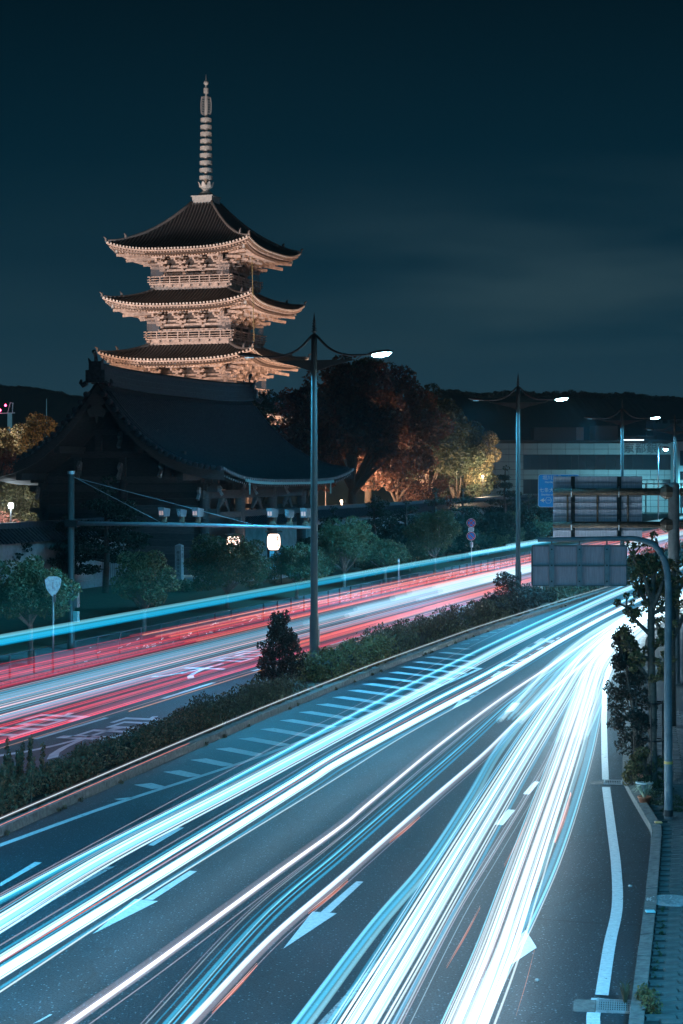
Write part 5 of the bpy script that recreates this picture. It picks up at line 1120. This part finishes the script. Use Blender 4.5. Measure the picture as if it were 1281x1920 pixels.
# ------------------------------------------------------------------ right-hand planting
def leafy(name, label, cat, base, H, cr, n, seed, mt, stems, trunkr, leaf, dens, rr, low=.15, lean=(0, 0)):
    rg = random.Random(seed); t = thing(name, label, cat, base); cl = []; st = MB()
    for i in range(stems):
        a = rg.uniform(0, 6.28); q = cr * rg.uniform(.1, .5); top = H * rg.uniform(.7, 1.0)
        pts = catmull([(0 + math.cos(a) * .12, math.sin(a) * .12, -.05), (math.cos(a) * q * .5, math.sin(a) * q * .5, top * .4), (math.cos(a) * q + lean[0], math.sin(a) * q + lean[1], top)], 4)
        st.tube(pts, [trunkr * (1 - k / (len(pts) + 1)) + .006 for k in range(len(pts))], 5)
    for i in range(n):
        f = rg.random() ** .8; a = rg.uniform(0, 6.28); q = cr * (.35 + .65 * math.sin(min(1, f * 1.15 + .12) * math.pi) ** .6) * rg.uniform(.3, 1)
        cl.append((math.cos(a) * q + lean[0] * f, math.sin(a) * q + lean[1] * f, H * (low + (1 - low) * f), rr * rg.uniform(.6, 1.2), rr, rr * rg.uniform(.6, 1.2)))
    objm('foliage', leaf_mesh('foliage', leaves(cl, dens, leaf, seed, .3), mt), t); st.build('stem', BARK, t, True); return t
leafy('shrub', 'dark upright shrub growing just left of the first lamp post on the median', 'shrub', SHRUB_AT, 2.2, .78, 120, 90, M_DARKLEAF, 12, .018, .085, 900, .17, .04)
b = G(1192, 1466, .085); s_ = F / b.y
leafy('street_tree', 'bushy slender evergreen tree growing from the kerbside bed right of the trails', 'street tree', b, (1466 - 1183) / s_, .52, 110, 101, M_DARKLEAF, 7, .026, .065, 1500, .15, .16, (-.30, 0))
b = G(1222, 1470, .085); s_ = F / b.y; t = thing('pollarded_tree', 'pollarded tree with a dark straight trunk and knobbly branch stubs against the white trails', 'street tree', b)
MB().tube(catmull([(0, 0, -.05), (.02, 0, 1.5), (-.02, 0, 3.0), (.0, 0, 4.3)], 5), [.11] * 3 + [.09] * 5 + [.08] * 8, 9).build('trunk', BARK, t, True)
rg = random.Random(8); br = MB(); cl = []
for (x, z, l) in ((-.25, 4.7, 1), (.1, 5.1, 1), (.3, 4.6, 1), (-.55, 3.8, .7), (-.5, 2.9, .8), (.35, 3.4, .6), (-.3, 4.3, .6), (.5, 4.1, .5), (-.62, 3.1, .5), (.25, 2.6, .5), (-.4, 4.9, .5)):
    p0 = Vector((0, 0, z - .9 * l)); p1 = Vector((x * .7, rg.uniform(-.2, .2), z - .25)); p2 = Vector((x, rg.uniform(-.3, .3), z)); br.tube(catmull([p0, p1, p2], 4), [.055, .05, .045, .04, .036, .034, .032, .036, .04], 6)
    for _ in range(4):
        q = p2 + Vector((rg.uniform(-.22, .22), rg.uniform(-.2, .2), rg.uniform(.02, .28))); br.tube([p2, q], [.03, .01], 4); 
        if rg.random() < .9: cl.append((*q, .09, .09, .08))
    for _ in range(11):
        q = p0.lerp(p2, rg.uniform(.4, .9)) + Vector((rg.uniform(-.15, .15), rg.uniform(-.15, .15), rg.uniform(-.15, .1))); cl.append((*q, .10, .09, .09))
br.build('branch', BARK, t, True); objm('foliage', leaf_mesh('foliage', leaves(cl, 2600, .085, 9, .3), M_YELL), t)
for z in (.95, 1.75): MB().tube([(math.cos(a * .5236) * .26, math.sin(a * .5236) * .26, z) for a in range(13)], .018, 5, False).build('support_ring', BLACKM, t)
for a in (.3, 2.4, 4.5): MB().tube([(math.cos(a) * .26, math.sin(a) * .26, 0), (math.cos(a) * .26, math.sin(a) * .26, 1.78)], .016, 5).build('support_stake', BLACKM, t)
b = Vector((PT(1258, 0, 49).x, 49, .085)); t2 = thing('pollarded_tree', 'second pollarded tree half hidden behind the slim curved pole', 'street tree', b)
MB().tube([(0, 0, 0), (0, 0, 3.2)], [.13, .1], 8).build('trunk', BARK, t2, True); br = MB(); cl = []
for k in range(9):
    x, z = rg.uniform(-.5, .6), rg.uniform(2.6, 4.6); br.tube([(0, 0, z - .7), (x * .6, 0, z - .3), (x, rg.uniform(-.3, .3), z)], [.05, .05, .06], 5)
    for _ in range(5): cl.append((x + rg.uniform(-.25, .25), rg.uniform(-.3, .3), z + rg.uniform(-.2, .3), .12, .1, .1))
br.build('branch', BARK, t2, True); objm('foliage', leaf_mesh('foliage', leaves(cl, 2300, .09, 10, .3), M_YELL), t2)
b = G(1207, 1470, .085); leafy('planter_shrub', 'low yellow-green shrub at the foot of the kerbside trees', 'shrub', b, .75, .42, 22, 103, M_YELL, 6, .012, .07, 1900, .13, .2)
b = G(1180, 1476, .085); leafy('planter_shrub', 'small leafy plant by the gutter grate under the bushy tree', 'shrub', b, .5, .2, 10, 104, M_YELL, 4, .01, .06, 1900, .1, .2)
for (px, py, lab, r, h, col, leafm, sp_) in ((1208, 1484, 'pale round flowerpot with small reddish flowers beside the pollarded trunk', .17, .2, (.35, .4, .4), M_RLEAF, .35), (1208, 1508, 'terracotta flowerpot with a spiky grassy plant on the kerbside bed', .13, .16, (.35, .12, .06), None, .3)):
    b = G(px, py, .1); t = thing('flowerpot', lab, 'flowerpot', b)
    MB().lathe([(r * .7, 0), (r, h * .85), (r * 1.1, h * .85), (r * 1.1, h), (r * .9, h), (r * .85, h * .8), (.01, h * .75)], 16).build('pot', mat('pot_%d' % px if False else 'pot_%s' % ('a' if r > .15 else 'b'), col, .7), t, True)
    if leafm is not None:
        objm('foliage', leaf_mesh('foliage', leaves([(rg.uniform(-.1, .1), rg.uniform(-.1, .1), h + .08, .08, .08, .08) for _ in range(6)], 3200, .045, 31, .3), M_EVER), t); objm('flowers', leaf_mesh('flowers', leaves([(rg.uniform(-.12, .12), rg.uniform(-.1, .1), h + .14, .04, .04, .03) for _ in range(6)], 3000, .03, 32, .3), leafm), t)
    else:
        gb = MB()
        for k in range(46):
            a = rg.uniform(0, 6.28); l = rg.uniform(.16, .34); c_ = Vector((math.cos(a), math.sin(a), 0)); n_ = Vector((-c_.y, c_.x, 0)) * .008
            P = [[c_ * .02 + Vector((0, 0, h * .8)) - n_, c_ * .02 + Vector((0, 0, h * .8)) + n_], [c_ * l * .6 + Vector((0, 0, h + l * .75)) - n_, c_ * l * .6 + Vector((0, 0, h + l * .75)) + n_], [c_ * l * 1.1 + Vector((0, 0, h + l * .4)) - n_ * .2, c_ * l * 1.1 + Vector((0, 0, h + l * .4)) + n_ * .2]]; gb.grid(P)
        gb.build('blades', mat('pale_blades', (.35, .38, .28), .6, transl=.3), t)
# planting bed soil, ground plants in gutter
bed = MB(); P = [[(xr(y) + .17, y, .092), (xr(y) + .95, y, .092)] for y in np.arange(36.2, 43.5, .5)]; tag(bed.grid(P).build('planting_bed', SOIL), kind='structure')
cl = []
for k in range(130): y = rg.uniform(36.5, 43); cl.append((xr(y) + rg.uniform(.25, .9), y, .14, .09, .09, .05))
tag(objm('bed_ground_cover', leaf_mesh('bed_ground_cover', leaves(cl, 2200, .05, 41, .2), M_EVER)), kind='stuff')
for px, py, lab, r in ((1172, 1880, 'tuft of pale grass sprouting beside the nearest gutter grate', .12), (1216, 1902, 'leafy yellow-green weed behind the kerb at the bottom', .1)):
    b = G(px, py, .02); gb = MB(); t = thing('grass_tuft', lab, 'weed', b)
    if r > .11:
        for k in range(60):
            a = rg.uniform(0, 6.28); l = rg.uniform(.1, .26); c_ = Vector((math.cos(a), math.sin(a), 0)); n_ = Vector((-c_.y, c_.x, 0)) * .005; gb.grid([[c_ * .02 - n_, c_ * .02 + n_], [c_ * l * .35 + Vector((0, 0, l)) - n_, c_ * l * .35 + Vector((0, 0, l)) + n_], [c_ * l * .8 + Vector((0, 0, l * 1.1)) - n_ * .2, c_ * l * .8 + Vector((0, 0, l * 1.1)) + n_ * .2]])
        gb.build('blades', M_WEED, t)
    else: objm('foliage', leaf_mesh('foliage', leaves([(rg.uniform(-.08, .08), rg.uniform(-.3, .3), .12 + rg.uniform(0, .12), .08, .08, .08) for _ in range(14)], 1800, .05, 44, .3), M_YELL), t)
cl = [(xr(y) + .25 + rg.uniform(0, .08), y, .1, .03, .06, .03) for y in np.arange(22.8, 29.5, .09) if rg.random() < .5]; tag(objm('kerb_weeds', leaf_mesh('kerb_weeds', leaves(cl, 5000, .035, 45, .2), M_EVER)), kind='stuff')
# gutter grates
def grate(px, py, nx, ny, w, d, lab):
    b = G(px, py); t = thing('gutter_grate', lab, 'drain grate', b, R(-9)); fm = mat('cast_iron', (.26, .27, .28), .45, metal=.5, noise=10)
    MB().box(-w, w, -d, d, .002, .006).build('pit_shade_plate', mat('pit_shade_black', (.004, .004, .004), .9), t)  # black plate on the road stands in for the shaded hollow below the bars
    f = MB(); f.box(-w, w, -d - .03, -d, .004, .03); f.box(-w, w, d, d + .03, .004, .03); f.box(-w - .03, -w, -d - .03, d + .03, .004, .03); f.box(w, w + .03, -d - .03, d + .03, .004, .03); f.build('frame', fm, t)
    bx_ = MB().box(-.007, .007, -d, d, .006, .026).mesh('bar', fm); by_ = MB().box(-w, w, -.006, .006, .007, .022).mesh('cross_bar', fm)
    for i in range(nx): objm('bar', bx_, t, (-w + (i + .5) * 2 * w / nx, 0, 0))
    for i in range(ny): objm('cross_bar', by_, t, (0, -d + (i + .5) * 2 * d / ny, 0))
    MB().box(-w - .32, -w - .04, -d - .03, d + .03, .002, .008).build('concrete_surround', KERB, t)
grate(1153, 1889, 14, 5, .2, .24, 'square iron gutter grate at the bottom of the picture')
grate(1149, 1468, 9, 1, .17, .22, 'slotted gutter grate at the bend of the kerb under the bushy tree')
# manhole and kerb reflectors
b = G(1258, 1689, .12); t = thing('manhole_cover', 'round patterned manhole cover in the brick pavement', 'manhole cover', (b.x, b.y, .118)); fm = MATS['cast_iron']
MB().lathe([(.38, 0), (.38, .012), (.35, .014)], 28).build('frame', fm, t); MB().lathe([(.34, .004), (.34, .018)], 28).build('lid', fm, t)
kn = MB()
for rr_ in (.08, .16, .24, .31):
    for k in range(int(rr_ * 60)): a = 6.283 * k / int(rr_ * 60); kn.box(rr_ * math.cos(a) - .012, rr_ * math.cos(a) + .012, rr_ * math.sin(a) - .012, rr_ * math.sin(a) + .012, .018, .024)
kn.build('raised_pattern', fm, t, kind='stuff')
for px, py, c, lab in ((1219, 1709, (.25, .5, .55), 'small square metal marker on the kerb beside the manhole'), (1234, 1542, (.6, .3, .1), 'small orange kerb reflector at the pavement corner')):
    b = G(px, py, .16); o = MB().box(-.07, .07, -.06, .06, -.01, .015).build('kerb_marker', mat('marker_%s' % ('a' if c[0] < .3 else 'b'), c, .4), None, loc=b); bevel(o, .006); tag(o, lab, 'kerb marker')
for px, py, lab in ((1181, 1663, 'small pale pebble lying on the road beside the edge line'), (1007, 1840, 'tiny white scrap lying on the road near the arrow')):
    b = G(px, py, .01); o = MB().lathe([(.01, 0), (.035, .01), (.03, .03), (.005, .04)], 7).build('pebble', CONC, None, True, loc=b); tag(o, lab, 'pebble')
# guard fence along the far pavement
def guard(ya, yb, lab):
    a = Vector((xl(ya) - .35, ya, .12)); b_ = Vector((xl(yb) - .35, yb, .12)); t = thing('guard_fence', lab, 'fence', a, 0, 'guard fences along the far pavement'); d = b_ - a; n = int(d.length / 2) + 1
    pm = MB().tube([(0, 0, 0), (0, 0, .8)], .035, 6).mesh('post', FENCE)
    for i in range(n + 1): objm('post', pm, t, Vector((xl(ya + (yb - ya) * i / n) - .35, ya + (yb - ya) * i / n, .12)) - a)
    for z in (.45, .78):
        MB().tube([Vector((xl(ya + (yb - ya) * i / n) - .35, ya + (yb - ya) * i / n, .12 + z)) - a for i in range(n + 1)], .018, 6).build('rail', FENCE, t)
guard(52, 62, 'pipe guard fence at the left edge before the triangular route sign'); guard(65, 80, 'pipe guard fence between the gantry pole and the small street tree'); guard(84, 112, 'pipe guard fence behind the first lamp post'); guard(116, 150, 'pipe guard fence near the parking signs')
for px, py, h, lab in ((747, 1098, 1.6, 'slim blue delineator post on the far pavement edge behind the cyan trail'), (1015, 1128, .8, 'slim white delineator post on the median past the second lamp')):
    b = G(px, py, .12); t = thing('delineator_post', lab, 'post', b); MB().tube([(0, 0, 0), (0, 0, h)], .05, 8).build('pole', POLEL, t); MB().lathe([(.055, h - .2), (.055, h - .05)], 8).build('reflector', WHITE, t)
# ------------------------------------------------------------------ light trails of the traffic
CW = (.30, .78, 1.0); CY = (.03, .46, .75); CB2 = (.08, .58, .92); PK = (.56, .50, .58); RD = (1.0, .045, .085); OR = (1.0, .22, .11); WW = (.76, .92, 1.0)
def smooth_path(pts, z, ext=True):
    P = [G(x, y, z) for x, y in pts]
    if ext: P = [P[0] + (P[0] - P[1]).normalized() * 5] + P
    return catmull(P, 7)
def streak(path, off, dz, r, m, t, org, seed=0, fl=1.0):
    out = []; r = [r * min(1.6, max(.9, .95 + (p.y - 36) / 70)) for p in path]
    for i, p in enumerate(path):
        d = (path[min(i + 1, len(path) - 1)] - path[max(i - 1, 0)]); n_ = Vector((d.y, -d.x, 0)).normalized(); o_ = off(i / (len(path) - 1)) if callable(off) else off
        out.append(p + n_ * o_ + Vector((0, 0, dz)) - org)
    MB().tube(out, r, 8, False, fl).build('streak', m, t, True)
def stream(label, pts, z, items, group='white headlight trails on the near carriageway', cat='light trail'):
    """items: list of (lateral offset m, dz, radius, colour name, strength)"""
    path = pts if isinstance(pts[0], Vector) else smooth_path(pts, z); org = path[0].copy()
    t = thing('light_trail', label, cat, org, 0, group)
    for it in items:
        off, dz, r, c, s = it; nm = 'trail_light_%02d%02d%02d_%d' % (c[0] * 99, c[1] * 99, c[2] * 99, int(s * 100)); streak(path, off, dz, r, light_mat(nm, c, s), t, org)
    return t
def bundle(n, w, cols, s0, s1, r0, r1, seed, hz=.12, spread=None):
    rg = random.Random(seed); out = []
    for i in range(n):
        u = (i + rg.uniform(.1, .9)) / n - .5; c = rg.choice(cols); a = u * w; r = rg.uniform(r0, r1)
        b_ = a * (spread if spread else 1); off = (lambda f, a=a, b_=b_: a + (b_ - a) * f)
        out.append((off, rg.uniform(-hz, hz), r, c, round(rg.uniform(s0, s1), 1)))
    return out
A1 = [(-10, 1692), (170, 1597), (400, 1480), (640, 1352), (800, 1268), (940, 1199), (1060, 1144), (1170, 1098), (1290, 1052)]
A2 = [(-10, 1736), (210, 1602), (440, 1482), (640, 1376), (800, 1292), (940, 1216), (1060, 1157), (1170, 1107), (1290, 1060)]
B1 = [(-10, 1803), (320, 1600), (530, 1475), (640, 1408), (800, 1320), (940, 1248), (1060, 1180), (1170, 1126), (1290, 1074)]
B2 = [(-10, 1830), (360, 1602), (575, 1467), (640, 1426), (800, 1340), (940, 1266), (1060, 1196), (1170, 1138), (1290, 1084)]
stream('soft cyan headlight trail nearest the hatched road markings', A1, .62, [(.02, .02, .018, CW, 1.2), (-.04, .0, .010, WW, .6), (0, 0, .053, CY, 0.66), (.0, 0, .022, CB2, 1.08), (.12, .02, .031, CY, 0.48), (-.1, 0, .012, PK, 0.60)])
stream('white and cyan headlight trail second from the hatched markings', A2, .62, [(-.05, .02, .026, WW, 1.5), (.05, -.04, .014, WW, 1.2), (.15, .0, .010, WW, .9), (-.2, .03, .012, CW, .8), (-.14, 0, .037, CB2, 0.96), (0, 0, .05, CW, 1.56), (.10, .03, .037, CB2, 0.96), (.0, .1, .02, WW, 1.44), (.22, 0, .015, CW, 1.08), (.05, -.1, .018, WW, 0.96), (-.3, .0, .012, PK, 0.60)])
stream('cyan-edged headlight trail third from the hatched markings', B1, .62, [(.02, 0, .024, WW, 1.6), (.08, .04, .010, CW, 1.0), (-.06, .0, .012, WW, .9), (0, 0, .046, CB2, 1.44), (0, 0, .035, CW, 1.56), (-.13, .0, .022, CY, 0.72), (-.22, .03, .012, PK, 0.60), (.1, -.03, .012, CY, 0.84)])
stream('bright white headlight trail fourth from the hatched markings', B2, .62, [(.0, .03, .034, WW, 1.8), (.07, -.03, .014, WW, 1.2), (-.07, .02, .012, CW, 1.0), (.14, .05, .008, WW, .8), (0, 0, .056, CB2, 1.32), (0, 0, .045, WW, 2.40), (.11, .02, .03, CW, 1.20), (-.12, .06, .015, OR, 0.72), (.2, -.05, .019, CY, 0.60)])
TH = [(-10, 1866), (300, 1662), (600, 1478), (760, 1378), (900, 1300), (1000, 1236), (1100, 1175), (1190, 1130)]
stream('thin pale trail right of the bright white pair', TH, .62, [(0, 0, .014, WW, 1.08), (-.05, 0, .019, CY, 0.36)])
TH2 = [(100, 1622), (350, 1487), (560, 1376), (700, 1307), (850, 1228), (1000, 1155)]
stream('thin pinkish trail skirting the hatched markings', TH2, .62, [(0, 0, .009, PK, 0.72)])
C1 = [(118, 1928), (300, 1799), (520, 1637), (640, 1550), (696, 1503), (820, 1400), (943, 1308), (1046, 1240), (1120, 1190), (1200, 1140), (1290, 1093)]
stream('pinkish white trail along the middle of the near lanes', C1, .62, [(.01, .02, .022, (.95, .85, .88), 1.0), (-.04, .0, .012, WW, .9), (0, 0, .06, PK, 0.66), (0, 0, .028, WW, 1.08), (.14, -.06, .009, PK, 0.72), (-.09, .02, .04, PK, 0.30)])
D1 = [(318, 1928), (500, 1722), (640, 1601), (773, 1485), (870, 1400), (960, 1318), (1040, 1256), (1110, 1206), (1190, 1155), (1290, 1103)]
stream('deep cyan trail of several thin lines in the middle lanes', D1, .62, [(-.1, 0, .028, CY, 1.08), (0, 0, .012, CB2, 1.20), (.1, .0, .025, CY, 1.08), (.03, .1, .012, CW, 1.20), (-.2, .0, .012, CY, 0.60), (-.36, 0, .008, PK, 0.60), (-.26, .05, .01, WW, 0.48)])
D2 = [(340, 1928), (500, 1762), (640, 1642), (799, 1504), (905, 1413), (974, 1346), (1050, 1280), (1120, 1222), (1200, 1168), (1290, 1114)]
stream('white trail right beside the deep cyan lines', D2, .62, [(.02, .02, .026, (.98, .92, .95), 1.2), (0, 0, .037, CB2, 0.60), (.03, 0, .035, WW, 1.32), (.09, .0, .05, PK, 0.54), (.16, -.04, .008, PK, 0.72)])
E1 = [(560, 1928), (700, 1742), (800, 1623), (880, 1500), (935, 1406), (1008, 1312), (1068, 1244), (1130, 1200), (1200, 1160), (1290, 1120)]
stream('broad cyan trail left of the widest white band', E1, .62, [(-.08, 0, .043, CY, 1.08), (0, 0, .037, CB2, 1.44), (.08, 0, .04, CW, 1.08), (.0, .12, .03, CW, 0.96)])
F1 = [(668, 1932), (760, 1780), (840, 1645), (915, 1520), (985, 1405), (1045, 1310), (1095, 1235), (1150, 1185), (1210, 1150), (1290, 1112)]
stream('widest white band of headlights sweeping into the lower middle', F1, .62, bundle(36, .50, [CW, WW, WW, WW, WW, CB2], .5, 1.9, .006, .024, 3, .14, 1.3) + bundle(4, .44, [CW, WW], .3, .5, .03, .05, 33, .1, 1.2) + [(.36, 0, .03, CY, 1.08), (-.34, 0, .04, CY, 0.96)])
G1 = [(740, 1932), (850, 1720), (921, 1603), (985, 1498), (1030, 1418), (1070, 1330), (1105, 1262)]
stream('group of thin grey lines between the two white bands', G1, .62, [(-.06, 0, .01, PK, 0.96), (0, 0, .012, WW, 0.84), (.05, .03, .008, PK, 0.96), (0, 0, .05, PK, 0.26), (.13, 0, .008, WW, 0.60)])
H1 = [(872, 1932), (930, 1790), (975, 1660), (1020, 1530), (1062, 1410), (1095, 1310), (1120, 1240), (1165, 1190), (1225, 1150), (1290, 1128)]
stream('blazing white band of headlights nearest the right-hand kerb', H1, .62, bundle(44, .52, [WW, WW, (.95, .9, .9), PK, WW, CW], .5, 2.0, .006, .024, 5, .2, 1.3) + bundle(6, .40, [WW, WW], .4, .7, .03, .05, 34, .1, 1.2))
I1 = [(892, 1932), (945, 1820), (992, 1728), (1040, 1620), (1075, 1520), (1104, 1420), (1122, 1340), (1140, 1260), (1180, 1205)]
stream('cyan edge trail on the outer side of the blazing band', I1, .62, [(-.05, 0, .05, CB2, 1.08), (.03, .0, .02, CW, 1.44), (.08, .02, .012, WW, 1.20), (.0, -.08, .04, CY, 0.96), (-.16, .02, .05, CW, 0.84)])
J1 = [(1000, 1300), (1060, 1236), (1130, 1182), (1200, 1146), (1290, 1108)]
stream('solid white glare where the lanes meet under the sign', J1, .7, bundle(16, .8, [WW, CW, WW], .4, 1.2, .02, .06, 9, .15, 1.6))
K1 = [(1092, 1330), (1120, 1262), (1160, 1205), (1215, 1164), (1290, 1134)]
stream('solid white glare passing behind the bushy kerbside tree', K1, .7, bundle(14, .8, [WW, CW, WW], .4, 1.2, .02, .06, 10, .15, 1.8))
# short amber indicator flashes
for i, (a_, b_, lab) in enumerate((((397, 1900), (482, 1810), 'short orange streak lowest on the road'), ((578, 1713), (652, 1652), 'short orange streak touching the middle road arrow'), ((730, 1580), (787, 1532), 'short orange streak beside the white middle trail'),
        ((837, 1815), (900, 1702), 'thin orange streak between the two white bands'), ((945, 1625), (987, 1542), 'wavy orange streak left of the blazing band'), ((1040, 1580), (1070, 1488), 'pale orange flare right of the blazing band'), ((967, 1905), (1002, 1780), 'hair-thin red line over the bare road at lower right'))):
    P = [G(a_[0], a_[1], .6), G((a_[0] + b_[0]) / 2 + 1.5, (a_[1] + b_[1]) / 2, .6), G(b_[0], b_[1], .6)]; t = thing('light_trail', lab, 'light trail', P[0], 0, 'orange indicator flashes')
    pp = catmull([p - P[0] for p in P], 5); r0 = (.02, .02, .022, .012, .012, .05, .005)[i]
    MB().tube(pp, [r0 * math.sin(math.pi * (k + .4) / (len(pp))) for k in range(len(pp))], 6).build('streak', light_mat('amber_flash', (1, .22, .07), .9), t, True)
    if i not in (6,): MB().tube([p + Vector((0, 0, .03)) for p in pp], [.3 * r0 * math.sin(math.pi * (k + .4) / (len(pp))) for k in range(len(pp))], 5).build('streak', light_mat('amber_core', (1, .5, .35), 1.4), t, True)
# trails along the median kerb
def along(fn, off, z, ya, yb, step=2.5): return [Vector((fn(y) + off, y, z)) for y in np.arange(ya, yb, step)]
stream('thin white trail running just above the median kerb', along(xm, .02, .36, 28, 128), .3, [(0, 0, .013, WW, 1.0), (0, 0, .04, PK, .18)])
stream('thin orange trail low along the near part of the median kerb', along(xm, .03, .24, 30, 47), .3, [(0, 0, .008, OR, 1.3)])
# far carriageway
def fars(q, z, r, c, s, ya=44, yb=290): return (q, z, r, c, s, ya, yb)
def far_stream(label, items, group='tail light trails on the far carriageway', ya=40, yb=292):
    org = Vector((xl(60), 60, 0)); t = thing('light_trail', label, 'light trail', org, 0, group)
    for (q, z, r, c, s, a, b_) in items:
        ys = np.arange(a, b_, 4); pts = [Vector((xl(y) + q / .956, y, z)) - org for y in ys]; nm = 'trail_light_%02d%02d%02d_%d' % (c[0] * 99, c[1] * 99, c[2] * 99, int(s * 100))
        MB().tube(pts, r, 6, False).build('streak', light_mat(nm, c, s), t, True)
    return t
def rb(seed, n, q0, q1, z0, z1, cols, s0, s1, r0, r1, brk=.35):
    rg = random.Random(seed); out = []
    for i in range(n):
        q = q0 + (q1 - q0) * (i + rg.random()) / n; a, b_ = 40, 292
        if rg.random() < brk: a = rg.choice((40, 62, 74, 86)); b_ = rg.choice((110, 150, 292))
        out.append((q, rg.uniform(z0, z1), rg.uniform(r0, r1), rg.choice(cols), round(rg.uniform(s0, s1), 1), a, b_))
    return out
far_stream('broad sky-blue trail high above the far kerb', [(.75, 1.62, .13, (.03, .60, .95), .55, 40, 292), (.75, 1.74, .07, (.25, .80, 1), .6, 40, 292), (.75, 1.56, .09, (.02, .5, .9), .5, 40, 292), (.75, 1.48, .05, (.0, .45, .85), .6, 40, 292), (.75, 1.70, .14, CW, 1.6, 118, 292), (.75, 1.85, .09, CW, 1.2, 128, 292), (.75, 1.66, .12, CW, .6, 92, 292)], 'blue and white trails on the far carriageway')
far_stream('faint blue glow hanging over the broad sky-blue trail', [(.55, 2.3, .5, (.0, .28, .36), .055, 40, 292), (.55, 2.9, .35, (.0, .22, .3), .04, 40, 292), (.6, .8, .45, (.0, .25, .34), .05, 40, 292)], 'blue and white trails on the far carriageway')
MG = (.40, .02, .05); PB = (.16, .42, .60)
far_stream('crimson tail light trails closest to the far kerb', rb(1, 13, .7, 3.3, .65, .95, [RD, RD, (1, .10, .10)], .25, .9, .007, .018, 0) + rb(2, 12, 1.0, 3.5, .5, 1.1, [MG, MG, (.30, .03, .08)], .12, .35, .03, .10, .2))
far_stream('orange red tail light trails behind the first lamp post', [(q, z, r, c, s, 66 + 9 * (i % 4), 292) for i, (q, z, r, c, s, a, b_) in enumerate(rb(23, 22, 1.0, 3.6, .7, 1.05, [OR, (1, .36, .24), RD], .25, .8, .012, .06, 0))])
far_stream('pale blue and pink band in the middle of the far lanes', rb(3, 16, 3.6, 5.9, .5, .9, [PB, (.10, .36, .56), CY, (.35, .45, .6)], .10, .30, .05, .12, 0) + rb(4, 9, 3.3, 6.2, .6, .85, [(1, .55, .58), (1, .35, .38), (.95, .8, .85)], .5, 1.0, .007, .014, 0) + rb(5, 12, 3.6, 5.9, .6, .8, [CB2, CW, CY], .3, .8, .006, .014, 0), 'blue and white trails on the far carriageway')
far_stream('dazzling white stretch of the middle trails near the second lamp', [(q, z, r, c, s, a, 292) for i, (q, z, r, c, s, a) in enumerate([(4.6, .8, .14, CW, .4, 74), (4.2, .8, .12, WW, .5, 82), (5.0, .8, .12, WW, .6, 78), (4.7, 1.0, .16, WW, .7, 86), (3.9, .9, .16, WW, .6, 92), (5.3, .8, .10, CW, .7, 88), (4.4, .7, .16, WW, .7, 96), (5.1, .9, .14, WW, .6, 102), (3.6, .8, .12, (1, .8, .75), .6, 98)])], 'blue and white trails on the far carriageway')
far_stream('red tail light trails nearest the lane dashes', rb(6, 14, 6.1, 7.9, .55, .9, [RD, RD, (1, .14, .14)], .25, .9, .007, .02, 0) + rb(7, 9, 6.0, 7.9, .5, .9, [MG, MG, (.22, .04, .10)], .14, .35, .04, .10, 0) + [(8.2, .62, .012, (1, .38, .15), 1.0, 48, 120), (7.9, .6, .006, (1, .45, .3), .8, 40, 70)])
far_stream('salmon tail light trails above the dark median weeds', [(q, z, r, c, s, 62 + 7 * (i % 4), 292) for i, (q, z, r, c, s, a, b_) in enumerate(rb(8, 18, 6.0, 8.1, .6, 1.0, [OR, (1, .4, .28), RD], .25, .75, .014, .06, 0))])
# flecks of light along the far gutter
rg = random.Random(77); fm = MB(); org = Vector((xl(90), 90, 0))
for k in range(260):
    y = 62 + 75 * rg.random() ** .7; q = rg.uniform(.3, 1.1); z = rg.uniform(.35, .75); p = Vector((xl(y) + q, y, z)) - org; l = rg.uniform(.05, .35); fm.tube([p, p + Vector((.3 * l, l, rg.uniform(-.03, .05)))], rg.uniform(.008, .022), 4)
t = thing('light_trail', 'scattered white flecks of reflected light between the blue and crimson trails', 'light trail', org, 0, 'blue and white trails on the far carriageway'); fm.build('flecks', light_mat('fleck_light', (.6, .85, 1), .6), t, kind='stuff')
